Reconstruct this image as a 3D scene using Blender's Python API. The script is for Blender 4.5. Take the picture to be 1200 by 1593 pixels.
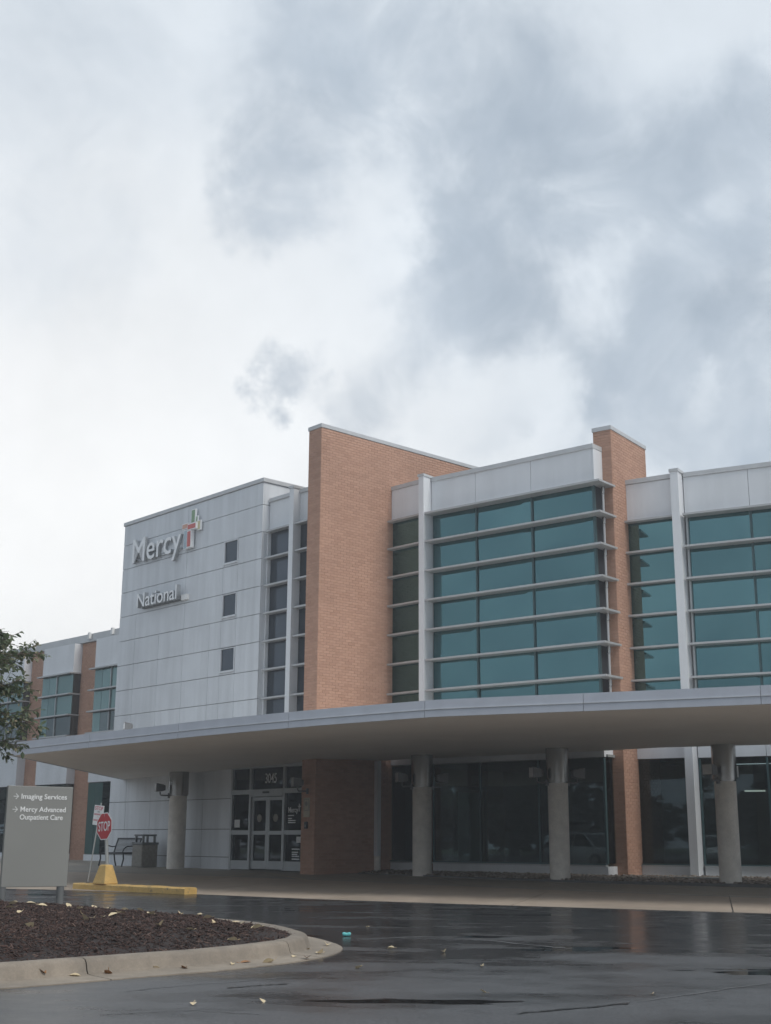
import bpy, bmesh, math, random
from mathutils import Vector, Matrix, noise
random.seed(11)
for o in list(bpy.data.objects): bpy.data.objects.remove(o)
sc = bpy.context.scene
COL = sc.collection
R = math.radians

# ------------------------------------------------------------------ camera
cam_d = bpy.data.cameras.new('camera'); cam = bpy.data.objects.new('camera', cam_d); COL.objects.link(cam)
cam.location = (0, 0, 0.9)
cam_d.sensor_fit = 'HORIZONTAL'; cam_d.sensor_width = 36; cam_d.lens = 59.82
cam_d.clip_start = 0.1; cam_d.clip_end = 3000
cam.rotation_euler = (Matrix.Rotation(R(90 + 14.384), 3, 'X') @ Matrix.Rotation(R(0.31), 3, 'Z')).to_euler()
sc.camera = cam

HAZE = .0019  # density of the haze added to lift dark tones like windscreen glare
# ------------------------------------------------------------------ sky
SUN_AZ, SUN_EL = 128.0, 50.0       # from the right, behind the camera; measured clockwise from +Y
w = bpy.data.worlds.new('World'); sc.world = w; w.use_nodes = True
nt = w.node_tree; nt.nodes.clear(); N = nt.nodes; LK = nt.links
def nn(t, **kw):
    n = N.new(t)
    for k, v in kw.items(): setattr(n, k, v)
    return n
def math_n(op, a, b=None, clamp=False):
    n = nn('ShaderNodeMath', operation=op); n.use_clamp = clamp
    for i, x in enumerate((a, b)):
        if x is None: continue
        if isinstance(x, (int, float)): n.inputs[i].default_value = x
        else: LK.new(x, n.inputs[i])
    return n.outputs[0]
def vmath(op, a, b=None):
    n = nn('ShaderNodeVectorMath', operation=op)
    for i, x in enumerate((a, b)):
        if x is None: continue
        if isinstance(x, tuple): n.inputs[i].default_value = x
        else: LK.new(x, n.inputs[i])
    return n
tc = nn('ShaderNodeTexCoord'); D = vmath('NORMALIZE', tc.outputs['Generated']).outputs[0]
def noise_w(vec, scale, detail=5, rough=.55, dist=0):
    n = nn('ShaderNodeTexNoise'); n.inputs['Scale'].default_value = scale; n.inputs['Detail'].default_value = detail
    n.inputs['Roughness'].default_value = rough; n.inputs['Distortion'].default_value = dist
    LK.new(vec, n.inputs['Vector']); return n
wn = noise_w(D, 6, 6, .6)
warp = vmath('SCALE', vmath('SUBTRACT', wn.outputs['Color'], (.5, .5, .5)).outputs[0]); warp.inputs['Scale'].default_value = .13
wn2 = noise_w(D, 34, 4, .6)
warp2 = vmath('SCALE', vmath('SUBTRACT', wn2.outputs['Color'], (.5, .5, .5)).outputs[0]); warp2.inputs['Scale'].default_value = .045
DW = vmath('ADD', vmath('ADD', D, warp.outputs[0]).outputs[0], warp2.outputs[0]).outputs[0]
# the cloud bank over the building, as directions of its darker masses (x, y, z, angular radius, density)
CL = [(-0.0207,0.8349,0.5500,0.107,0.90),(-0.0642,0.8669,0.4943,0.056,0.90),(-0.0791,0.8818,0.4649,0.044,0.80),(0.0177,0.8566,0.5156,0.094,0.70),(0.0740,0.8350,0.5453,0.107,0.60),(0.0763,0.8772,0.4741,0.125,0.95),(0.1422,0.8593,0.4912,0.113,0.85),(0.1944,0.8627,0.4669,0.088,0.70),(0.0484,0.9106,0.4103,0.075,0.90),(0.0931,0.9193,0.3824,0.056,1.00),(0.1579,0.8751,0.4575,0.081,0.80),(0.1850,0.9126,0.3645,0.069,0.90),(0.1764,0.9262,0.3331,0.063,1.00),(0.2564,0.8769,0.4066,0.069,1.00),(0.2799,0.8823,0.3784,0.063,1.00),(0.2648,0.9135,0.3087,0.081,1.00),(0.2242,0.9294,0.2933,0.044,0.80),(-0.0776,0.9356,0.3445,0.026,0.75),(0.2536,0.8258,0.5037,0.063,0.60),(-0.0204,0.9461,0.3233,0.038,0.50),(0.0695,0.9470,0.3136,0.038,0.30),(0.1928,0.8923,0.4082,0.069,0.50),(0.0194,0.9394,0.3423,0.044,0.50),(-0.2392,0.8698,0.4315,0.088,0.15),(-0.2221,0.8027,0.5535,0.125,0.25)]
dens = None
for x, y, z, r, wt in CL:
    d = vmath('DISTANCE', DW, (x, y, z)).outputs['Value']
    mr = nn('ShaderNodeMapRange', interpolation_type='SMOOTHSTEP')
    LK.new(d, mr.inputs['Value']); mr.inputs['From Min'].default_value = r * 1.2; mr.inputs['From Max'].default_value = r * .2
    mr.inputs['To Min'].default_value = 0; mr.inputs['To Max'].default_value = wt * .9
    dens = mr.outputs[0] if dens is None else math_n('SUBTRACT', math_n('ADD', dens, mr.outputs[0]), math_n('MULTIPLY', dens, mr.outputs[0]))
# the broken cloud that goes on all round
cn = noise_w(D, 3.2, 6, .58, .3)
mr = nn('ShaderNodeMapRange', interpolation_type='SMOOTHSTEP'); LK.new(cn.outputs['Fac'], mr.inputs['Value'])
mr.inputs['From Min'].default_value = .34; mr.inputs['From Max'].default_value = .58; mr.inputs['To Max'].default_value = .95
away = nn('ShaderNodeMapRange', interpolation_type='SMOOTHSTEP')
LK.new(vmath('DISTANCE', D, (0, .97, .25)).outputs['Value'], away.inputs['Value'])
away.inputs['From Min'].default_value = .45; away.inputs['From Max'].default_value = .75
dens = math_n('MAXIMUM', dens, math_n('MULTIPLY', mr.outputs[0], away.outputs[0]))
# bright breaks between the masses
for x, y, z, r, wt in [(-0.0280, 0.8729, 0.4872, 0.049, 0.90), (-0.0061, 0.8888, 0.4583, 0.049, 0.95), (-0.0010, 0.9057, 0.4238, 0.039, 0.90), (0.1436, 0.9060, 0.3982, 0.042, 0.90), (0.1737, 0.8916, 0.4182, 0.029, 0.70), (0.0495, 0.9450, 0.3233, 0.049, 0.95), (0.1085, 0.9322, 0.3454, 0.036, 0.90), (0.2231, 0.9139, 0.3393, 0.033, 0.80), (0.2410, 0.8641, 0.4418, 0.029, 0.60), (0.1335, 0.9407, 0.3119, 0.029, 0.80), (-0.0305, 0.9250, 0.3788, 0.059, 0.90), (0.1882, 0.8123, 0.5521, 0.072, 0.50), (0.2408, 0.9021, 0.3581, 0.026, 0.70)]:
    mr = nn('ShaderNodeMapRange', interpolation_type='SMOOTHSTEP'); LK.new(vmath('DISTANCE', DW, (x, y, z)).outputs['Value'], mr.inputs['Value'])
    mr.inputs['From Min'].default_value = r * 1.15; mr.inputs['From Max'].default_value = r * .1; mr.inputs['To Min'].default_value = 1; mr.inputs['To Max'].default_value = 1 - wt
    dens = math_n('MULTIPLY', dens, mr.outputs[0])
fine = noise_w(D, 10, 8, .6, .5)
dens = math_n('MULTIPLY', dens, math_n('MAXIMUM', math_n('ADD', math_n('MULTIPLY', fine.outputs['Fac'], 4.2), -1.15), 0.0))
dens = math_n('SUBTRACT', 1.0, math_n('EXPONENT', math_n('MULTIPLY', dens, -1.55)))
sep = nn('ShaderNodeSeparateXYZ'); LK.new(D, sep.inputs[0])
# pale veil: whitest low on the left, where the sun stands behind the cloud bank
low = nn('ShaderNodeMapRange', interpolation_type='SMOOTHSTEP'); LK.new(vmath('DISTANCE', D, (-.28, .94, .13)).outputs['Value'], low.inputs['Value'])
low.inputs['From Min'].default_value = .60; low.inputs['From Max'].default_value = .08
def mixc(f, a, b):
    n = nn('ShaderNodeMix', data_type='RGBA'); LK.new(f, n.inputs[0]) if not isinstance(f, float) else setattr(n.inputs[0], 'default_value', f)
    for i, x in ((6, a), (7, b)):
        if isinstance(x, tuple): n.inputs[i].default_value = x + (1,)
        else: LK.new(x, n.inputs[i])
    return n.outputs[2]
veil = mixc(low.outputs[0], (5.75, 6.25, 6.75), (7.7, 7.75, 7.75))
soft = noise_w(D, 5, 6, .6)
veil2 = nn('ShaderNodeMix', data_type='RGBA', blend_type='MULTIPLY'); veil2.inputs[0].default_value = 1
ramp = nn('ShaderNodeMapRange'); LK.new(soft.outputs['Fac'], ramp.inputs['Value']); ramp.inputs['From Min'].default_value = .3; ramp.inputs['From Max'].default_value = .7
ramp.inputs['To Min'].default_value = .92; ramp.inputs['To Max'].default_value = 1.06
LK.new(veil, veil2.inputs[6]); LK.new(ramp.outputs[0], veil2.inputs[7])
tone = noise_w(D, 7, 7, .62, .6)
tr_ = nn('ShaderNodeMapRange'); LK.new(tone.outputs['Fac'], tr_.inputs['Value']); tr_.inputs['From Min'].default_value = .35; tr_.inputs['From Max'].default_value = .65
cloud = mixc(dens, veil2.outputs[2], mixc(tr_.outputs[0], (2.85, 3.4, 4.05), (3.6, 4.2, 4.9)))
sky = nn('ShaderNodeTexSky', sky_type='NISHITA'); sky.sun_disc = False
sky.sun_elevation = R(SUN_EL); sky.sun_rotation = R(SUN_AZ)
allsky = mixc(.97, sky.outputs[0], cloud)
bg = nn('ShaderNodeBackground'); bg.inputs['Strength'].default_value = .1; LK.new(allsky, bg.inputs['Color'])
wo = nn('ShaderNodeOutputWorld'); LK.new(bg.outputs[0], wo.inputs[0])

sun_d = bpy.data.lights.new('sun', 'SUN'); sun = bpy.data.objects.new('sun', sun_d); COL.objects.link(sun)
sun_d.energy = 1.5; sun_d.angle = R(25); sun_d.color = (1, .96, .9)
sd = Vector((math.sin(R(SUN_AZ)) * math.cos(R(SUN_EL)), math.cos(R(SUN_AZ)) * math.cos(R(SUN_EL)), math.sin(R(SUN_EL))))
sun.rotation_euler = sd.to_track_quat('Z', 'Y').to_euler(); sun.location = (10, -10, 30)

vs = sc.view_settings; vs.view_transform = 'Standard'; vs.look = 'None'; vs.gamma = 1; vs.exposure = .43; vs.use_curve_mapping = False
sc.render.engine = 'CYCLES'; sc.cycles.max_bounces = 8; sc.cycles.caustics_reflective = True; sc.cycles.blur_glossy = 1.0; sc.cycles.caustics_refractive = False

# ------------------------------------------------------------------ materials
MATS = {}
class NT:
    def __init__(s, name):
        s.m = bpy.data.materials.new(name); s.m.use_nodes = True; s.t = s.m.node_tree; s.p = s.t.nodes['Principled BSDF']; s.out = s.t.nodes['Material Output']; MATS[name] = s.m
    def n(s, t, **kw):
        x = s.t.nodes.new(t)
        for k, v in kw.items():
            if k in x.inputs.keys(): x.inputs[k].default_value = v
            else: setattr(x, k, v)
        return x
    def l(s, a, b): s.t.links.new(a, b)
    def ob(s): return s.n('ShaderNodeTexCoord').outputs['Object']
    def geo(s): return s.n('ShaderNodeNewGeometry')
    def noise(s, vec, scale, detail=4, rough=.55, sc3=None):
        if sc3:
            mp = s.n('ShaderNodeMapping'); mp.inputs['Scale'].default_value = sc3; s.l(vec, mp.inputs['Vector']); vec = mp.outputs[0]
        x = s.n('ShaderNodeTexNoise', Scale=scale, Detail=detail, Roughness=rough); s.l(vec, x.inputs['Vector']); return x.outputs['Fac']
    def ramp(s, fac, stops):
        r = s.n('ShaderNodeValToRGB'); e = r.color_ramp.elements
        while len(e) < len(stops): e.new(.5)
        for i, (p, c) in enumerate(stops):
            e[i].position = p; e[i].color = (c + (1,)) if isinstance(c, tuple) else (c, c, c, 1)
        s.l(fac, r.inputs[0]); return r.outputs[0]
    def mix(s, f, a, b, mode='MIX'):
        a, b = ((v, v, v) if isinstance(v, (int, float)) else v for v in (a, b))
        x = s.n('ShaderNodeMix', data_type='RGBA', blend_type=mode)
        for i, v in ((0, f), (6, a), (7, b)):
            if isinstance(v, (int, float)): x.inputs[i].default_value = v
            elif isinstance(v, tuple): x.inputs[i].default_value = v + (1,)
            else: s.l(v, x.inputs[i])
        return x.outputs[2]
    def bump(s, h, strength=.2, dist=.01):
        b = s.n('ShaderNodeBump', Strength=strength, Distance=dist); s.l(h, b.inputs['Height']); s.l(b.outputs[0], s.p.inputs['Normal'])
    def set(s, **kw):
        for k, v in kw.items():
            k = k.replace('_', ' ')
            if k == 'Base Color' and isinstance(v, tuple): v = v + (1,)
            if isinstance(v, (int, float, tuple)): s.p.inputs[k].default_value = v
            else: s.l(v, s.p.inputs[k])
        return s

def simple(name, col, rough=.5, metal=0, var=.12, scale=3, bump=0, bscale=60):
    a = NT(name); pos = a.geo().outputs['Position']
    f = a.noise(pos, scale, 5, .6)
    c0 = tuple(max(0, x * (1 - var)) for x in col); c1 = tuple(x * (1 + var) for x in col)
    a.set(Base_Color=a.ramp(f, [(.3, c0), (.7, c1)]), Roughness=rough, Metallic=metal)
    if bump: a.bump(a.noise(pos, bscale, 3), bump, .01)
    return a.m

def panel_mat(name, col, streak=.12):
    a = NT(name); g = a.geo(); pos = g.outputs['Position']
    st = a.noise(pos, 1, 6, .65, (2.2, 2.2, .16))
    cl = a.noise(pos, .8, 4)
    base = a.ramp(cl, [(.3, tuple(x * .95 for x in col)), (.7, tuple(x * 1.04 for x in col))])
    sf = a.ramp(st, [(.35, 1 - streak), (.6, 1.0)])
    c = a.mix(1.0, base, sf, 'MULTIPLY')
    rnd = a.ramp(g.outputs['Random Per Island'], [(0, .95), (1, 1.03)])
    c = a.mix(1.0, c, rnd, 'MULTIPLY')
    a.set(Base_Color=c, Roughness=.42, Metallic=.0)
    return a.m
panel_mat('white_panel', (.655, .68, .71), .15)
panel_mat('spandrel', (.70, .72, .745), .07)
simple('coping', (.50, .51, .52), .4, .1, .06)
simple('louver', (.43, .435, .44), .38, .25, .06)
simple('mullion', (.05, .10, .11), .4, .2, .08)
simple('mullion_light', (.42, .44, .45), .4, .3, .05)
simple('fascia', (.50, .52, .57), .38, .15, .06)
simple('soffit', (.78, .745, .70), .7, 0, .04, .7)
simple('steel', (.36, .345, .325), .24, 1, .12, 2)
simple('grey_metal', (.17, .175, .18), .5, .4, .12)
simple('core_dark', (.12, .12, .12), .8)
simple('roof_grey', (.3, .3, .3), .9)
simple('black_metal', (.018, .02, .022), .45, .3, .2)
simple('sign_grey', (.235, .235, .22), .5, 0, .03, 2)
simple('sign_post', (.16, .165, .165), .5, .3, .08)
simple('sign_white', (.78, .78, .77), .45, 0, .03)
simple('letter_white', (.84, .85, .86), .4, 0, .03)
simple('letter_return', (.32, .34, .36), .45, 0, .05)
simple('logo_red', (.55, .12, .11), .4, 0, .1)
simple('logo_green', (.22, .34, .20), .4, 0, .1)
simple('logo_orange', (.60, .34, .25), .4, 0, .1)
simple('logo_gold', (.62, .56, .36), .4, 0, .1)
simple('logo_blue', (.38, .48, .54), .4, 0, .1)
simple('stop_red', (.50, .035, .04), .45, 0, .06)
simple('print_red', (.55, .10, .12), .5, 0, .1)
simple('print_dark', (.10, .10, .10), .5)
simple('galvanised', (.42, .43, .42), .45, .5, .12, 9)
simple('plaque', (.46, .41, .31), .5)
simple('paper', (.72, .73, .72), .6)
simple('decal_grey', (.28, .26, .22), .6)
simple('interior', (.26, .27, .265), .8)
simple('interior_door', (.50, .70, .67), .5, 0, .06, 2)
simple('bin_stone', (.24, .225, .20), .85, 0, .2, 12, .4, 90)
simple('rubber', (.02, .02, .02), .75)
simple('litter_teal', (.12, .5, .5), .4)

def concrete(name, col, wet, sc_=1.0, stain=.25, rough=.8):
    a = NT(name); pos = a.geo().outputs['Position']
    big = a.noise(pos, .35 * sc_, 6, .62); mid = a.noise(pos, 2.5 * sc_, 6, .65); fin = a.noise(pos, 45, 4, .7)
    c = a.ramp(big, [(.3, tuple(x * (1 - stain) for x in col)), (.7, tuple(x * (1 + stain * .5) for x in col))])
    c = a.mix(1.0, c, a.ramp(mid, [(.3, .84), (.65, 1.08)]), 'MULTIPLY')
    c = a.mix(1.0, c, a.ramp(fin, [(.3, .88), (.7, 1.08)]), 'MULTIPLY')
    isl = a.ramp(a.geo().outputs['Random Per Island'], [(0, .93), (1, 1.05)])
    a.set(Base_Color=a.mix(1.0, c, isl, 'MULTIPLY'), Roughness=a.ramp(big, [(.3, rough - wet), (.7, rough)]))
    a.bump(fin, .25, .006)
    return a.m
concrete('walk', (.30, .265, .22), .35, 1, .3)
concrete('apron', (.36, .295, .235), .3, 1, .22)
concrete('flush_kerb', (.25, .235, .21), .3)
concrete('kerb', (.25, .21, .166), .2, 3, .38)
concrete('column', (.80, .76, .70), .1, 1.5, .08)
concrete('wheel_stop', (.42, .40, .37), .1, 2)
def yellow():
    a = NT('yellow_paint'); pos = a.geo().outputs['Position']
    f = a.noise(pos, 9, 7, .7); g = a.noise(pos, 3, 5, .6)
    c = a.ramp(g, [(.3, (.52, .33, .10)), (.7, (.66, .44, .155))])
    c = a.mix(a.ramp(f, [(.57, 0.0), (.68, 1.0)]), c, (.24, .175, .10)); c = a.mix(1.0, c, a.ramp(a.noise(pos, 30, 4, .7), [(.3, .78), (.6, 1.03)]), 'MULTIPLY')
    a.set(Base_Color=c, Roughness=.6); a.bump(f, .4, .01)
yellow()
def painted_line():
    a = NT('line_paint'); pos = a.geo().outputs['Position']
    f = a.noise(pos, 14, 6, .7)
    a.set(Base_Color=a.mix(a.ramp(f, [(.45, 0.0), (.6, 1.0)]), (.48, .40, .26), (.20, .18, .15)), Roughness=.7)
painted_line()
def brick():
    a = NT('brick'); g = a.geo(); r = g.outputs['Random Per Island']; pos = g.outputs['Position']
    c = a.ramp(r, [(0, (.435, .25, .176)), (.35, (.48, .282, .20)), (.75, (.51, .302, .216)), (1, (.45, .26, .183))])
    big = a.noise(pos, .45, 5, .6); f = a.noise(pos, 60, 3)
    c = a.mix(1.0, c, a.ramp(big, [(.3, .9), (.7, 1.06)]), 'MULTIPLY'); c = a.mix(1.0, c, a.ramp(f, [(.3, .85), (.7, 1.1)]), 'MULTIPLY')
    a.set(Base_Color=c, Roughness=.85)
brick()
simple('mortar', (.42, .27, .195), .95, 0, .1, 6)
def mirror_glass(name, tint, body, mixf, rough=.02):
    a = NT(name); a.t.nodes.remove(a.p)
    gl = a.n('ShaderNodeBsdfGlossy'); gl.inputs['Color'].default_value = tint + (1,); gl.inputs['Roughness'].default_value = rough
    df = a.n('ShaderNodeBsdfDiffuse'); df.inputs['Color'].default_value = body + (1,)
    oi = a.n('ShaderNodeObjectInfo'); a.l(a.mix(1.0, tint, a.ramp(oi.outputs['Random'], [(0, .86), (1, 1.14)]), 'MULTIPLY'), gl.inputs['Color'])
    pos = a.geo().outputs['Position']; nz = a.noise(pos, .55, 2, .4)
    b = a.n('ShaderNodeBump', Strength=.05, Distance=.06); a.l(nz, b.inputs['Height']); a.l(b.outputs[0], gl.inputs['Normal'])
    mx = a.n('ShaderNodeMixShader'); mx.inputs[0].default_value = mixf
    a.l(df.outputs[0], mx.inputs[1]); a.l(gl.outputs[0], mx.inputs[2]); a.l(mx.outputs[0], a.out.inputs[0])
mirror_glass('teal_glass', (.102, .21, .228), (.03, .068, .072), .85)
mirror_glass('grey_glass', (.10, .115, .135), (.085, .098, .115), .55)  # greyer, less mirror-like tint than the teal panes
mirror_glass('wing_glass', (.20, .28, .29), (.15, .245, .235), .5)
mirror_glass('wing_dark_glass', (.14, .17, .18), (.05, .06, .065), .7)
def clear_glass(name, trans, refl, ior):
    a = NT(name); a.t.nodes.remove(a.p)
    gl = a.n('ShaderNodeBsdfGlossy'); gl.inputs['Color'].default_value = refl + (1,); gl.inputs['Roughness'].default_value = .015
    tr = a.n('ShaderNodeBsdfTransparent'); tr.inputs['Color'].default_value = trans + (1,)
    fr = a.n('ShaderNodeFresnel', IOR=ior); mx = a.n('ShaderNodeMixShader')
    a.l(fr.outputs[0], mx.inputs[0]); a.l(tr.outputs[0], mx.inputs[1]); a.l(gl.outputs[0], mx.inputs[2]); a.l(mx.outputs[0], a.out.inputs[0])
clear_glass('lobby_glass', (.55, .63, .62), (.62, .72, .76), 1.6)
clear_glass('door_glass', (.5, .55, .55), (.8, .85, .88), 1.6)
def asphalt():
    a = NT('asphalt'); pos = a.geo().outputs['Position']
    big = a.noise(pos, .22, 6, .6); strip = a.noise(pos, .8, 6, .62, (.5, 1.1, 1)); mid = a.noise(pos, 2.2, 6, .65); fin = a.noise(pos, 110, 3, .7); agg = a.noise(pos, 40, 3, .6)
    sy = a.n('ShaderNodeSeparateXYZ'); a.l(pos, sy.inputs[0]); far = a.n('ShaderNodeMapRange'); a.l(sy.outputs['Y'], far.inputs['Value']); far.inputs['From Min'].default_value = 8; far.inputs['From Max'].default_value = 17; far.inputs['To Min'].default_value = .12; far.inputs['To Max'].default_value = -.10
    sm = a.n('ShaderNodeMath', operation='ADD'); a.l(strip, sm.inputs[0]); a.l(far.outputs[0], sm.inputs[1])
    wet = a.ramp(sm.outputs[0], [(.42, 1.0), (.62, 0.0)])
    c = a.ramp(mid, [(.3, .047), (.7, .067)])
    c = a.mix(1.0, c, a.ramp(agg, [(.35, .68), (.7, 1.5)]), 'MULTIPLY')
    c = a.mix(1.0, c, a.ramp(big, [(.3, .94), (.7, 1.06)]), 'MULTIPLY')
    c = a.mix(1.0, c, (1.0, 1.01, 1.06), 'MULTIPLY')
    # thin pale tyre-worn arcs and sealed cracks
    vor = a.n('ShaderNodeTexVoronoi', feature='DISTANCE_TO_EDGE', Scale=.23)
    wv = a.n('ShaderNodeVectorMath', operation='ADD'); nz = a.n('ShaderNodeTexNoise', Scale=1.3, Detail=6); a.l(pos, nz.inputs['Vector']); a.l(pos, wv.inputs[0]); a.l(nz.outputs['Color'], wv.inputs[1]); a.l(wv.outputs[0], vor.inputs['Vector'])
    crack = a.ramp(vor.outputs['Distance'], [(.0, 1.0), (.006, 0.0)])
    brk = a.ramp(a.noise(pos, .9, 3), [(.5, 0.0), (.58, 1.0)])
    ck = a.mix(1.0, crack, brk, 'MULTIPLY')
    c = a.mix(ck, c, (.085, .085, .085))
    c = a.mix(a.mix(1.0, wet, .72, 'MULTIPLY'), c, (.016, .016, .017))
    rough = a.mix(wet, a.ramp(mid, [(.3, .36), (.7, .50)]), a.ramp(mid, [(.35, .16), (.65, .27)]))
    pud = a.ramp(a.noise(pos, .75, 4, .55, (.4, 1.3, 1)), [(.625, 0.0), (.645, 1.0)])
    rough = a.mix(pud, rough, (.02, .02, .02)); c = a.mix(pud, c, (.012, .012, .013))
    a.set(Base_Color=c, Roughness=rough)
    h = a.mix(.5, fin, agg); inv = a.n('ShaderNodeMath', operation='SUBTRACT'); inv.inputs[0].default_value = 1; a.l(wet, inv.inputs[1])
    flat = a.n('ShaderNodeMath', operation='SUBTRACT', use_clamp=True); a.l(inv.outputs[0], flat.inputs[0]); a.l(pud, flat.inputs[1])
    st = a.n('ShaderNodeMath', operation='MULTIPLY_ADD'); a.l(flat.outputs[0], st.inputs[0]); st.inputs[1].default_value = .3; st.inputs[2].default_value = .03
    b = a.n('ShaderNodeBump', Distance=.005); a.l(st.outputs[0], b.inputs['Strength']); a.l(h, b.inputs['Height']); a.l(b.outputs[0], a.p.inputs['Normal'])
asphalt()
simple('grass_ground', (.06, .085, .035), .95, 0, .3, 2)
def island_mat(name, stops, rough=.85):
    a = NT(name); a.set(Base_Color=a.ramp(a.geo().outputs['Random Per Island'], stops), Roughness=rough); return a
island_mat('mulch_chip', [(0, (.022, .012, .010)), (.5, (.042, .023, .018)), (.85, (.072, .038, .030)), (1, (.14, .09, .07))])
simple('mulch_soil', (.022, .015, .013), .95, 0, .3, 20, .6, 50)
island_mat('pebble', [(0, (.10, .08, .065)), (.5, (.2, .165, .135)), (1, (.34, .30, .26))], .7)
def leafmat(name, stops, trans=.35):
    a = island_mat(name, stops, .5); src = a.p.inputs['Base Color'].links[0].from_socket
    tl_ = a.n('ShaderNodeBsdfTranslucent'); mx = a.n('ShaderNodeMixShader'); mx.inputs[0].default_value = trans
    a.l(src, tl_.inputs['Color']); a.l(a.p.outputs[0], mx.inputs[1]); a.l(tl_.outputs[0], mx.inputs[2]); a.l(mx.outputs[0], a.out.inputs[0])
    return a
leafmat('tree_leaf', [(0, (.09, .125, .07)), (.45, (.14, .18, .095)), (.8, (.20, .22, .13)), (1, (.30, .25, .16))])
leafmat('fallen_leaf', [(0, (.52, .40, .22)), (.6, (.62, .51, .33)), (1, (.50, .36, .20))], .05)
leafmat('brown_leaf', [(0, (.22, .10, .04)), (1, (.34, .17, .07))], .05)
leafmat('wood_leaf', [(0, (.020, .032, .014)), (.6, (.035, .05, .02)), (1, (.06, .065, .03))])
simple('bark', (.09, .07, .055), .9, 0, .3, 8, .5, 30)
simple('car_silver', (.45, .46, .47), .3, .7, .03); simple('car_white', (.75, .75, .74), .25, 0, .03); simple('car_grey', (.16, .17, .18), .3, .6, .03)
simple('car_glass', (.015, .018, .02), .05); simple('lamp_clear', (.6, .6, .6), .15); simple('lamp_red', (.35, .02, .02), .2); simple('alloy', (.4, .4, .4), .3, .8)
a = NT('tube_light'); a.set(Base_Color=(.8, .8, .8)); a.p.inputs['Emission Color'].default_value = (1, .97, .9, 1); a.p.inputs['Emission Strength'].default_value = .55
M = MATS

# ------------------------------------------------------------------ helpers
ROOT = {}
def tag(o, label, cat, group=None):
    o['label'] = label; o['category'] = cat
    if group: o['group'] = group
    return o
def empty(name, loc, label, cat, group=None, rot=0):
    o = bpy.data.objects.new(name, None); COL.objects.link(o); o.location = loc; o.rotation_euler = (0, 0, rot); o.empty_display_size = .2
    ROOT[o] = Vector(loc) if rot == 0 else Vector((0, 0, 0))
    return tag(o, label, cat, group)
class Frame:
    def __init__(s, ox, oy, ang):
        s.o = Vector((ox, oy, 0)); s.d = Vector((math.cos(R(ang)), math.sin(R(ang)), 0)); s.n = Vector((s.d.y, -s.d.x, 0)); s.ang = ang
    def p(s, a, o, z): return s.o + s.d * a + s.n * o + Vector((0, 0, z))
WORLD = Frame(0, 0, 0); WORLD.n = Vector((0, 1, 0))
class MB:
    def __init__(s): s.v = []; s.f = []; s.mi = []; s.k = 0
    def add(s, vs_, fs, flip=False):
        b = len(s.v); s.v += [Vector(x) for x in vs_]
        for q in fs:
            q = [b + i for i in q]
            s.f.append(q[::-1] if flip else q); s.mi.append(s.k)
        return s
    def box(s, F, a0, a1, o0, o1, z0, z1):
        P = [F.p(x, y, z) for z in (z0, z1) for x, y in ((a0, o1), (a1, o1), (a1, o0), (a0, o0))]
        det = F.d.x * F.n.y - F.d.y * F.n.x     # handedness
        fs = [(3, 2, 1, 0), (4, 5, 6, 7), (0, 1, 5, 4), (1, 2, 6, 5), (2, 3, 7, 6), (3, 0, 4, 7)]
        return s.add(P, fs, flip=(det > 0))
    def tube(s, pts, rad, seg=10, cap=True):
        pts = [Vector(p) for p in pts]; rads = rad if isinstance(rad, (list, tuple)) else [rad] * len(pts); rings = []
        up = None
        for i, p in enumerate(pts):
            t = (pts[min(i + 1, len(pts) - 1)] - pts[max(i - 1, 0)]).normalized()
            if up is None: up = Vector((0, 0, 1)) if abs(t.z) < .9 else Vector((1, 0, 0))
            x = up.cross(t).normalized(); y = t.cross(x).normalized(); up = y if abs(t.dot(y)) < .5 else up
            rings.append([p + (x * math.cos(6.28318 * k / seg) + y * math.sin(6.28318 * k / seg)) * rads[i] for k in range(seg)])
        b = len(s.v)
        for r in rings: s.v += r
        for i in range(len(rings) - 1):
            for k in range(seg):
                k2 = (k + 1) % seg
                s.f.append([b + i * seg + k, b + i * seg + k2, b + (i + 1) * seg + k2, b + (i + 1) * seg + k]); s.mi.append(s.k)
        if cap:
            s.f.append([b + k for k in range(seg)][::-1]); s.mi.append(s.k); s.f.append([b + (len(rings) - 1) * seg + k for k in range(seg)]); s.mi.append(s.k)
        return s
    def cyl(s, x, y, z0, z1, r0, r1=None, seg=28): return s.tube([(x, y, z0), (x, y, z1)], [r0, r0 if r1 is None else r1], seg)
    def build(s, name, mat, parent=None, smooth=False, bevel=0, local=False, kind=None, fixn=True):
        off = Vector((0, 0, 0))
        if parent is not None and not local:
            q = parent
            while q.parent: q = q.parent
            off = ROOT.get(q, Vector((0, 0, 0)))
        me = bpy.data.meshes.new(name); me.from_pydata([tuple(v - off) for v in s.v], [], s.f)
        mats = mat if isinstance(mat, (list, tuple)) else [mat]
        for m in mats: me.materials.append(M[m])
        if len(mats) > 1: me.polygons.foreach_set('material_index', s.mi)
        if fixn:
            bm = bmesh.new(); bm.from_mesh(me); bmesh.ops.recalc_face_normals(bm, faces=bm.faces)
            if bevel: bmesh.ops.bevel(bm, geom=list(bm.edges), offset=bevel, segments=1, affect='EDGES')
            bm.to_mesh(me); bm.free()
        if smooth: me.polygons.foreach_set('use_smooth', [True] * len(me.polygons))
        me.update(); o = bpy.data.objects.new(name, me); COL.objects.link(o)
        if parent is not None: o.parent = parent
        if kind: o['kind'] = kind
        if smooth == 'auto':
            bpy.context.view_layer.objects.active = o
            for p in me.polygons: p.use_smooth = True
            me.set_sharp_from_angle(angle=R(40))
        return o
def copy_tree(o, parent=None):
    c = o.copy(); COL.objects.link(c); c.parent = parent
    for ch in list(o.children): copy_tree(ch, c)
    return c
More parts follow.
